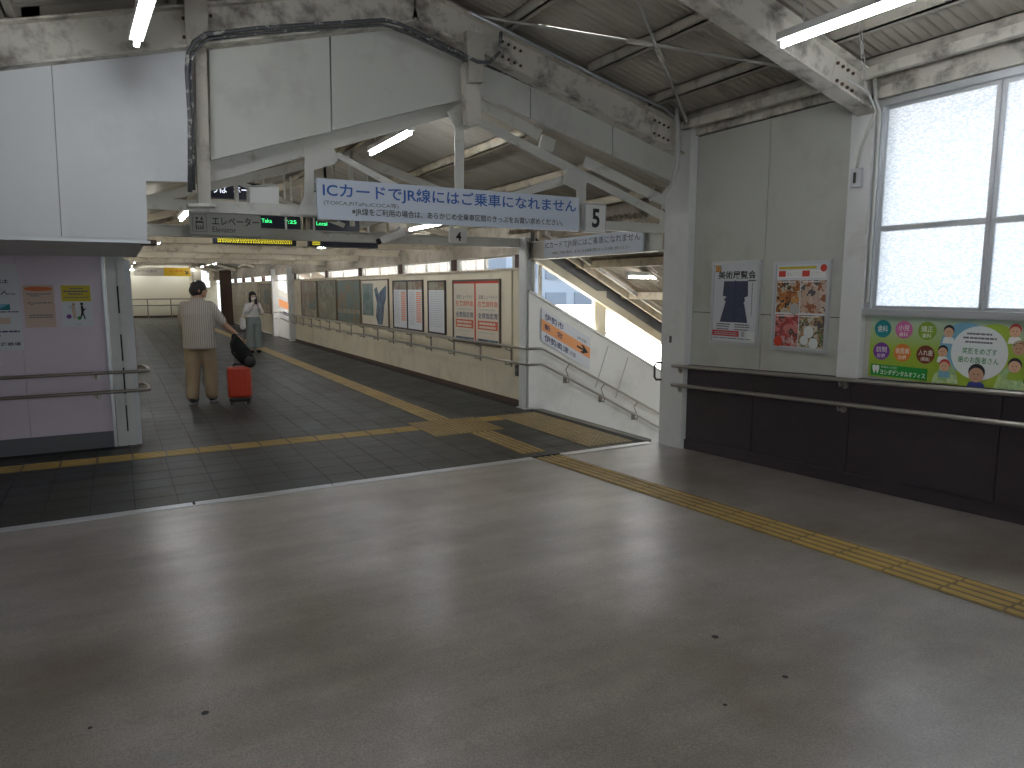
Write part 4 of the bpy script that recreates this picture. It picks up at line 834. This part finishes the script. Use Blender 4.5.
# ---------------------------------------------------------------- notices on the purple wall
def notice(lab, x0, x1, z0, z1, mat):
    t = thing('notice', lab, 'notice', ((x0 + x1) / 2, PWY, z0)); MB().box(x0, x1, PWY - .004, PWY, z0, z1).build('notice_sheet', mat, t)
    return t, Face((x0, PWY - .004, z1), (x1 - x0, 0, 0), (0, 0, z0 - z1), (0, -1, 0), t)
def nz(x, y): p = PY(x, y, PWY); return p.x, p.z
x1, z1 = nz(15, 264); x1b, z0 = nz(22, 350)
t, f = notice('large white notice with blue Japanese text at the left edge', x1 - .62, x1 + .01, z0, z1, 'paper')
f.text('駅構内では', .2, .175, .88, .225, 'ink_navy', bold=.01); f.text('できません。', .2, .30, .95, .355, 'ink_navy', bold=.01)
f.rect(.3, .46, .87, .53, 'sky_print'); f.poly([(.7, .53), (.87, .53), (.87, .46)], 'dot_teal', .003); f.rect(.3, .62, .86, .69, 'paper_peach'); f.lines([(.45, .98, .545, .012), (.55, .97, .77, .018), (.5, .72, .815, .018)], 'ink_navy'); f.text('近畿鉄道', .62, .905, .97, .945, 'ink_navy', bold=.02)
xa, za = nz(22, 285); xb2, zb2 = nz(58, 327)
t, f = notice('peach paper notice with an orange oval heading', xa, xb2 - .01, zb2, za, 'paper_peach')
f.disc(.5, .09, .118, 'ink_orange', sq=.19); f.lines([(.1, .9, .2, .02), (.22, .5, .245, .02), (.12, .92, .41, .02), (.2, .32, .45, .02)] + [(.14, .92, .70 + .05 * k, .022) for k in range(2)], 'ink_grey'); f.lines([(.3, .8, .55 + .06 * k, .01) for k in range(3)], 'ink_pale')
xa, za = nz(59.5, 284.5); xb2, zb2 = nz(94, 326)
t, f = notice('white notice with yellow heading and two walking figures', xa, xb2, zb2, za, 'paper')
f.rect(.03, .02, .97, .40, 'paper_yellow'); f.lines([(.3, .75, .08, .025), (.1, .9, .145, .035), (.25, .7, .21, .03), (.1, .9, .30, .02)], 'ink_grey', .003)
f.poly([(.36, .46), (.42, .46), (.44, .60), (.46, .80), (.36, .82), (.34, .66), (.30, .56)], 'paper_peach'); f.disc(.39, .47, .012, 'skin'); f.disc(.22, .76, .022, 'dot_purple'); f.disc(.55, .80, .018, 'ink_green')
f.poly([(.62, .5), (.70, .5), (.70, .58), (.80, .56), (.70, .64), (.70, .70), (.76, .82), (.72, .83), (.66, .72), (.60, .83), (.56, .83), (.62, .68)], 'ink_black', name='figure_print'); f.disc(.655, .46, .014, 'ink_black', name='figure_print')
f.lines([(.2, .34, .52, .02), (.4, .6, .95, .012)], 'sky_print')
# ---------------------------------------------------------------- poster boards in the passage
def board_px(name, lab, xl, xr, zt, zb_, fr, mat, bw=.03, th=.03, cat='poster'):
    y1 = PX(xl, 289, PXW - .01).y; y0 = PX(xr, 289, PXW - .01).y
    return framed(name, lab, y1, y0, zb_, zt, PXW - .006, mat, fr, bw, th, cat)
t, f = board_px('poster', 'double red and white timetable poster nearest the column', 453.5, 501, 1.80, .78, 'bronze_frame', 'paper_warm')
f.rect(0, 0, 1, .035, 'ink_red')
f.rect(.485, 0, .515, 1, 'ink_red')
for u in (.02, .53):
    f.text('近鉄ニューワイド', u + .05, .22, u + .43, .29, 'ink_grey', .003, bold=.01); f.text('在来線特急', u + .03, .32, u + .44, .41, 'ink_poster', .003, bold=.012); f.lines([(u + .06, u + .4, .45, .018)], 'ink_pale'); f.text('全席指定席', u + .03, .505, u + .44, .60, 'ink_navy', .003, bold=.012)
    f.rect(u + .03, .635, u + .44, .775, 'ink_poster'); f.lines([(u + .06, u + .40, .66, .035), (u + .06, u + .40, .72, .035)], 'paper_warm', .003); f.lines([(u + .05, u + .38, .82, .012)], 'ink_pale'); f.rect(u + .03, .93, u + .44, .995, 'print_navy')
t, f = board_px('poster', 'narrow black framed notice second from the red poster', 428.5, 446, 1.80, .86, 'dark_frame', 'paper'); f.rect(0, 0, 1, .16, 'print_sepia'); f.lines([(.08, .9, .20 + .045 * k, .012) for k in range(16)], 'ink_pale')
t, f = board_px('poster', 'black framed fare table with red columns in two leaves', 393.5, 423.5, 1.82, .86, 'dark_frame', 'paper'); f.rect(.485, 0, .515, 1, 'dark_frame', th=.01)
for u in (.0, .52): f.rect(u, 0, u + .48, .17, 'print_sepia'); f.lines([(u + .04, u + .22, .22 + .04 * k, .012) for k in range(18)], 'ink_pale'); f.lines([(u + .28, u + .44, .22 + .04 * k, .022) for k in range(16)], 'ink_orange')
t, f = board_px('poster', 'tall poster with dark teal photograph and navy figure', 361.5, 389, 1.86, .84, 'bronze_frame', 'paper_warm'); f.rect(.04, .06, .46, .80, 'print_teal', name='photo_print'); f.poly([(.5, .2), (.6, .14), (.66, .3), (.78, .2), (.94, .1), (.92, .4), (.86, .55), (.82, .8), (.78, .98), (.62, .98), (.55, .8), (.6, .5)], 'print_navy', name='figure_print')
t, f = board_px('poster', 'poster of autumn colours with orange and teal scenery', 337.5, 360.5, 1.87, .84, 'bronze_frame', 'print_autumn'); f.rect(.0, .7, 1, .8, 'print_sepia')
t, f = board_px('poster', 'olive green forest poster between autumn and sepia posters', 318, 336.5, 1.88, .84, 'bronze_frame', 'print_forest'); f.rect(.05, .55, .5, .85, 'print_sepia')
t, f = board_px('poster', 'pale sepia poster farthest along the passage wall', 301.5, 317, 1.88, .84, 'bronze_frame', 'print_sepia'); f.rect(.5, .3, .95, .8, 'print_autumn')
t, f = framed('poster', 'faded poster on the far wall behind the woman', 29, 26.9, .75, 1.85, PXW - .006, 'print_sepia', 'bronze_frame', .03)
f.rect(.4, .2, .9, .7, 'print_autumn')
# farther stair wall with orange sign
sw3 = thing('wall_stair', 'white sloping wall of the farther stairs behind the woman', 'wall', (6, 26, 0), kind='structure')
MB().prism([(4.9, 26.0, -.8), (4.9, 26.0, 1.75), (10, 26.0, -.9), (10, 26, -3)], (0, .12, 0)).build('wall_core', 'stair_white', sw3)
corrugated(4.97, 10, 22.8, 26.4, lambda x: 2.5 - (x - 5) * .5, per=.12, amp=.015).build('added_stair_roof', 'brown_board', sw3, smooth=True, fix=False)  # roof added to keep open sky light off the farther stair wall
t = thing('direction_sign', 'orange banded sign on the farther stair wall', 'sign', (5.3, 25.98, .9)); f = Face((5.0, 25.99, 1.45), (1.3, 0, -.60), (0, 0, -.75), (0, -1, 0), t); f.rect(0, 0, 1, 1, 'paper', 0, 'sign_panel', .006); f.rect(0, .15, 1, .5, 'sign_orange', .007, 'orange_band'); f.lines([(.15, .7, .65, .15)], 'ink_navy', .009)
h = thing('handrail', 'steel handrail going down the farther stair wall', 'handrail', (5, 25.9, .5))
for z in (.62, .84): MB().tube([(4.85, 25.8, z), (5.1, 25.85, z), (9, 25.85, z - 2.0)], .022, 8).build('rail', 'stainless', h)
# fence panels far beyond
h = thing('slat_fence', 'pale vertical slat fence behind the woman in the passage', 'fence', (4.9, 33, 0))
for k in range(14): MB().box(4.88, 4.93, 29.4 + k * .45, 29.72 + k * .45, .85, 1.9).build('slat', 'cream_beam', h)
for z in (.84, 1.88): MB().box(4.87, 4.94, 29.3, 35.7, z, z + .05).build('fence_rail', 'cream_beam', h)
# ================================================================ PEOPLE
def shrink(mb, name, mat, parent, voxel=.011, smooth=6, rot=0., base=Vector((0, 0, 0))):
    me = mb.mesh(name, fix=True); o = bpy.data.objects.new(name, me); col.objects.link(o)
    r = o.modifiers.new('r', 'REMESH'); r.mode = 'VOXEL'; r.voxel_size = voxel; r.use_smooth_shade = True
    s = o.modifiers.new('s', 'SMOOTH'); s.factor = .5; s.iterations = smooth
    bpy.context.view_layer.update(); ev = o.evaluated_get(bpy.context.evaluated_depsgraph_get()); nm = bpy.data.meshes.new_from_object(ev)
    bpy.data.objects.remove(o); bpy.data.meshes.remove(me)
    nm.materials.clear(); nm.materials.append(MAT[mat])
    for p in nm.polygons: p.use_smooth = True
    o = bpy.data.objects.new(name, nm); col.objects.link(o); o.parent = parent; return o
def limb(m, pts): m.tube([p[:3] for p in pts], [p[3] for p in pts], 14); [m.ell(p[:3], p[3], p[3], p[3]) for p in pts]
def hand(m, wrist, d, side, curl, s=1.):
    """palm and five fingers; d = pointing direction, side = thumb direction, curl = bend direction"""
    d = Vector(d).normalized(); side = Vector(side).normalized(); curl = Vector(curl).normalized(); wv = Vector(wrist)
    for k in range(4):
        o = wv + d * .03 + side * (.030 - .020 * k) * s; limb(m, [(*o, .015 * s), (*(o + d * .055 * s), .013 * s)])
        L = (.070, .078, .073, .058)[k] * s; a = o + d * .06 * s; b = a + d * L * .5 + curl * L * .15; c = b + d * L * .15 + curl * L * .45
        limb(m, [(*a, .0098 * s), (*b, .009 * s), (*c, .008 * s)])
    a = wv + d * .025 * s + side * .03 * s; b = a + side * .03 * s + d * .03 * s; c = b + d * .03 * s + curl * .02 * s; limb(m, [(*a, .013 * s), (*b, .011 * s), (*c, .009 * s)])
def head(m, c, s=1., face=Vector((0, 1, 0))):
    c = Vector(c); fc = face.normalized(); sd = fc.cross(DZ)
    m.ell(c + DZ * .02 * s, .077 * s, .092 * s, .105 * s) if abs(fc.y) > abs(fc.x) else m.ell(c + DZ * .02 * s, .092 * s, .077 * s, .105 * s)
    m.ell(c + fc * .03 * s - DZ * .055 * s, .058 * s, .058 * s, .062 * s)
    m.ell(c + fc * .100 * s - DZ * .015 * s, .013 * s, .013 * s, .022 * s)
    m.ell(c + fc * .078 * s - DZ * .062 * s, .024 * s, .020 * s, .010 * s); m.ell(c + fc * .068 * s - DZ * .095 * s, .022 * s, .022 * s, .016 * s)
    for q in (-1, 1): m.ell(c + sd * q * .079 * s - DZ * .01 * s - fc * .01 * s, .014 * s, .014 * s, .030 * s)
# man seen from behind, head turned right
mp = PZ(203, 403); ANG = -.30
man = thing('person', 'person in striped short sleeve shirt and beige trousers gripping a suitcase handle', 'person', (mp.x, mp.y, 0)); man.rotation_euler.z = ANG; man.scale = (1.1, 1.1, 1.0)
S = 1.02
fc = Vector((.93, .36, 0))
m = MB()
m.rings([(0, 0, .85, .15, .11), (0, 0, .97, .165, .115), (0, 0, 1.12, .15, .105), (0, .0, 1.30, .18, .11), (0, 0, 1.42, .17, .09), (0, 0, 1.47, .08, .07)])
limb(m, [(0, 0, 1.42, .062), (.005, .01, 1.52, .057), (.012, .02, 1.58, .055)])
head(m, (.02, .03, 1.635), 1., fc)
limb(m, [(-.09, 0, .88, .085), (-.10, .0, .50, .055), (-.105, .02, .38, .058), (-.11, -.06, .10, .04)]); limb(m, [(.09, 0, .88, .085), (.10, .08, .50, .055), (.10, .07, .38, .056), (.10, .09, .10, .04)])
for x, y in ((-.11, -.05), (.10, .10)): m.ell((x, y + .07, .045), .038, .11, .035)
limb(m, [(.165, 0, 1.40, .062), (.27, .02, 1.22, .05), (.32, .03, 1.13, .045), (.40, .05, 1.05, .036), (.455, .06, .985, .028)])
hand(m, (.46, .06, .98), (.55, .1, -.8), (-.3, .9, -.1), (-.85, -.1, -.55))
limb(m, [(-.165, 0, 1.40, .062), (-.20, .05, 1.24, .05), (-.20, .12, 1.13, .043), (-.16, .22, 1.08, .035), (-.13, .28, 1.08, .027)])
hand(m, (-.12, .285, 1.08), (.9, .4, 0), (0, 0, 1), (.3, -.9, 0))
shrink(m, 'body', 'skin', man, .009, 3)
m = MB(); c = Vector((.02, .03, 1.635)) - fc * .014
m.ell(c + DZ * .045 + fc * .012, .102, .092, .100); m.ell(c - fc * .012 - DZ * .005, .094, .090, .098)
shrink(m, 'hair', 'hair', man, .010, 3)
for s_, q in ((1, 1), (-1, 1)):
    sd = fc.cross(DZ); e_ = Vector((.02, .03, 1.635)) + fc * .085 + sd * s_ * .032 + DZ * .008; MB().ell(e_, .010, .010, .007, 10, 6).build('eye', 'ink_black', man, local=True, smooth=True)
m = MB()
m.rings([(0, 0, .80, .205, .155), (0, 0, .90, .205, .158), (0, -.005, 1.0, .20, .155), (0, -.01, 1.15, .20, .15), (0, -.01, 1.30, .215, .145), (0, 0, 1.40, .205, .125), (0, 0, 1.46, .15, .10), (0, .005, 1.495, .078, .075)])
limb(m, [(.15, 0, 1.40, .080), (.225, .015, 1.28, .076), (.275, .025, 1.19, .072)])
limb(m, [(-.15, 0, 1.40, .080), (-.185, .045, 1.26, .074), (-.19, .09, 1.17, .070)])
m.rings([(.005, .01, 1.47, .085, .08), (.005, .01, 1.525, .078, .075)])
shrink(m, 'shirt', 'striped_shirt', man, .012, 3)
m = MB()
m.rings([(0, 0, .98, .18, .135), (0, 0, .85, .19, .14), (0, 0, .78, .185, .135)])
limb(m, [(-.09, 0, .84, .105), (-.10, .0, .50, .090), (-.105, .0, .36, .086), (-.11, -.05, .11, .075)]); limb(m, [(.09, 0, .84, .105), (.105, .07, .50, .090), (.105, .07, .36, .086), (.10, .08, .11, .075)])
shrink(m, 'trousers', 'chino', man, .013, 3)
for x, y in ((-.11, -.05), (.10, .10)):
    m = MB(); m.ell((x, y + .07, .05), .052, .145, .045); m.ell((x, y - .01, .075), .048, .065, .05); so = shrink(m, 'shoe', 'shoe_dark', man, .011, 2)
    MB().rings([(x, y + .065, 0, .046, .138), (x, y + .065, .026, .055, .15)], 18).build('sole', 'sole', so, local=True)
# suitcase and backpack
sp_ = PZ(241, 404); su = thing('suitcase', 'red upright suitcase with black base beside the man', 'suitcase', (sp_.x, sp_.y, 0)); su.rotation_euler.z = ANG
def rbox(x0, x1, y0, y1, z0, z1, nm, mat, par, bev): return MB().box(x0, x1, y0, y1, z0, z1).build(nm, mat, par, local=True, bevel=bev)
rbox(-.155, .155, -.11, .11, .10, .55, 'shell', 'suitcase_red', su, .035)
rbox(-.14, .14, -.10, .10, .045, .105, 'base', 'black_plain', su, .015)
for x in (-.11, .11):
    for y in (-.07, .07): MB().tube([(x - .01, y, .025), (x + .01, y, .025)], .025, 12).build('wheel', 'black_plain', su, local=True)
for k in (-.1, -.03, .04, .11): rbox(k - .008, k + .008, -.114, -.108, .16, .50, 'rib', 'suitcase_red', su, .003)
MB().tube([(-.07, .08, .54), (-.07, .08, 1.0)], .008, 8).tube([(.07, .08, .54), (.07, .08, 1.0)], .008, 8).tube([(-.085, .08, 1.0), (.085, .08, 1.0)], .012, 8).build('trolley_handle', 'ink_grey', su, local=True)
MB().tube([(-.08, 0, .55), (-.07, 0, .58), (.07, 0, .58), (.08, 0, .55)], .012, 8).build('carry_handle', 'black_plain', su, local=True)
bp_ = thing('backpack', 'black backpack hung on the suitcase handle', 'backpack', (sp_.x, sp_.y, .55)); bp_.rotation_euler.z = ANG
m = MB(); limb(m, [(-.045, 0, .43, .04), (-.02, .0, .36, .07), (.03, -.01, .25, .10), (.09, -.02, .14, .115), (.15, -.02, .06, .085)]); m.ell((.16, -.05, .07), .085, .08, .085); m.ell((-.07, -.02, .30), .035, .05, .09); m.ell((.10, -.07, .22), .05, .05, .07)
shrink(m, 'bag_body', 'bag_black', bp_, .013, 3)
MB().tube([(-.02, -.07, .42), (-.08, -.10, .33), (-.06, -.12, .20), (.02, -.12, .10)], .014, 8).build('strap', 'bag_black', bp_, local=True, smooth=True)
MB().ell((.17, -.14, .08), .075, .03, .07).build('front_pocket', 'black_plain', bp_, local=True, smooth=True)
# woman facing the camera with a phone
wp_ = PZ(255, 353); wo = thing('person', 'person in white blouse and grey wide trousers looking at a phone', 'person', (wp_.x, wp_.y, 0)); wo.rotation_euler.z = math.pi + .12
fc = Vector((0, 1, 0)); hc = Vector((0, .04, 1.46))
m = MB()
m.rings([(0, 0, .80, .14, .10), (0, 0, .92, .155, .11), (0, 0, 1.02, .12, .09), (0, 0, 1.18, .145, .10), (0, 0, 1.27, .14, .08), (0, 0, 1.31, .065, .06)])
limb(m, [(0, 0, 1.27, .052), (0, .01, 1.38, .046)]); head(m, hc, .95, fc)
for s_ in (-1, 1):
    limb(m, [(s_ * .08, 0, .82, .075), (s_ * .08, .0, .45, .05), (s_ * .085, 0, .08, .035)]); m.ell((s_ * .085, .06, .04), .034, .10, .032)
    limb(m, [(s_ * .14, 0, 1.25, .05), (s_ * .20, .03, 1.04, .042), (s_ * .12, .19, 1.14, .033), (s_ * .05, .25, 1.25, .024)])
    hand(m, (s_ * .045, .255, 1.255), (-s_ * .15, .1, 1), (-s_ * .2, -.6, .1), (-s_ * .9, -.2, .1), .85)
shrink(m, 'body', 'skin_light', wo, .009, 3)
m = MB(); m.ell(hc + Vector((0, -.02, .04)), .095, .098, .095); m.ell(hc + Vector((0, -.05, -.06)), .098, .06, .10)
for s_ in (-1, 1): m.ell(hc + Vector((s_ * .078, .0, -.07)), .026, .05, .11)
m.ell(hc + Vector((0, .068, .062)), .072, .03, .028)
shrink(m, 'hair', 'hair', wo, .010, 3)
m = MB(); m.ell(hc + Vector((0, .055, -.058)), .060, .048, .05); shrink(m, 'face_mask', 'blouse', wo, .01, 2)
for s_ in (-1, 1): MB().ell(hc + Vector((s_ * .030, .082, .004)), .011, .008, .006, 10, 6).build('eye', 'ink_black', wo, local=True, smooth=True)
m = MB(); m.rings([(0, 0, .93, .17, .125), (0, 0, 1.05, .165, .12), (0, 0, 1.18, .17, .12), (0, 0, 1.27, .15, .10), (0, 0, 1.315, .075, .07)])
for s_ in (-1, 1): limb(m, [(s_ * .13, 0, 1.24, .072), (s_ * .205, .03, 1.05, .068), (s_ * .16, .12, 1.09, .055), (s_ * .09, .22, 1.20, .045)])
shrink(m, 'blouse', 'blouse', wo, .012, 3)
m = MB(); m.rings([(0, 0, .98, .15, .115), (0, 0, .88, .18, .13), (0, 0, .75, .19, .135)])
for s_ in (-1, 1): m.rings([(s_ * .085, 0, .82, .10, .125), (s_ * .095, 0, .5, .105, .13), (s_ * .10, .0, .14, .115, .14)])
shrink(m, 'trousers', 'wide_pants', wo, .013, 3)
for s_ in (-1, 1):
    m = MB(); m.ell((s_ * .085, .06, .045), .046, .13, .042); shrink(m, 'shoe', 'bag_black', wo, .011, 2)
MB().box(-.038, .038, .285, .295, 1.26, 1.40).build('phone', 'black_plain', wo, local=True, bevel=.004)
tb = thing('tote_bag', 'white tote bag hanging from the arm of the woman', 'bag', (wp_.x, wp_.y, .7)); tb.rotation_euler.z = math.pi + .12
m = MB(); m.rings([(.27, 0, -.08, .05, .10), (.27, 0, .0, .07, .13), (.27, 0, .2, .06, .13)]); shrink(m, 'bag_body', 'blouse', tb, .012, 3); MB().tube([(.27, -.09, .19), (.25, -.03, .36), (.25, .03, .36), (.27, .09, .19)], .009, 8).build('strap', 'blouse', tb, local=True, smooth=True)
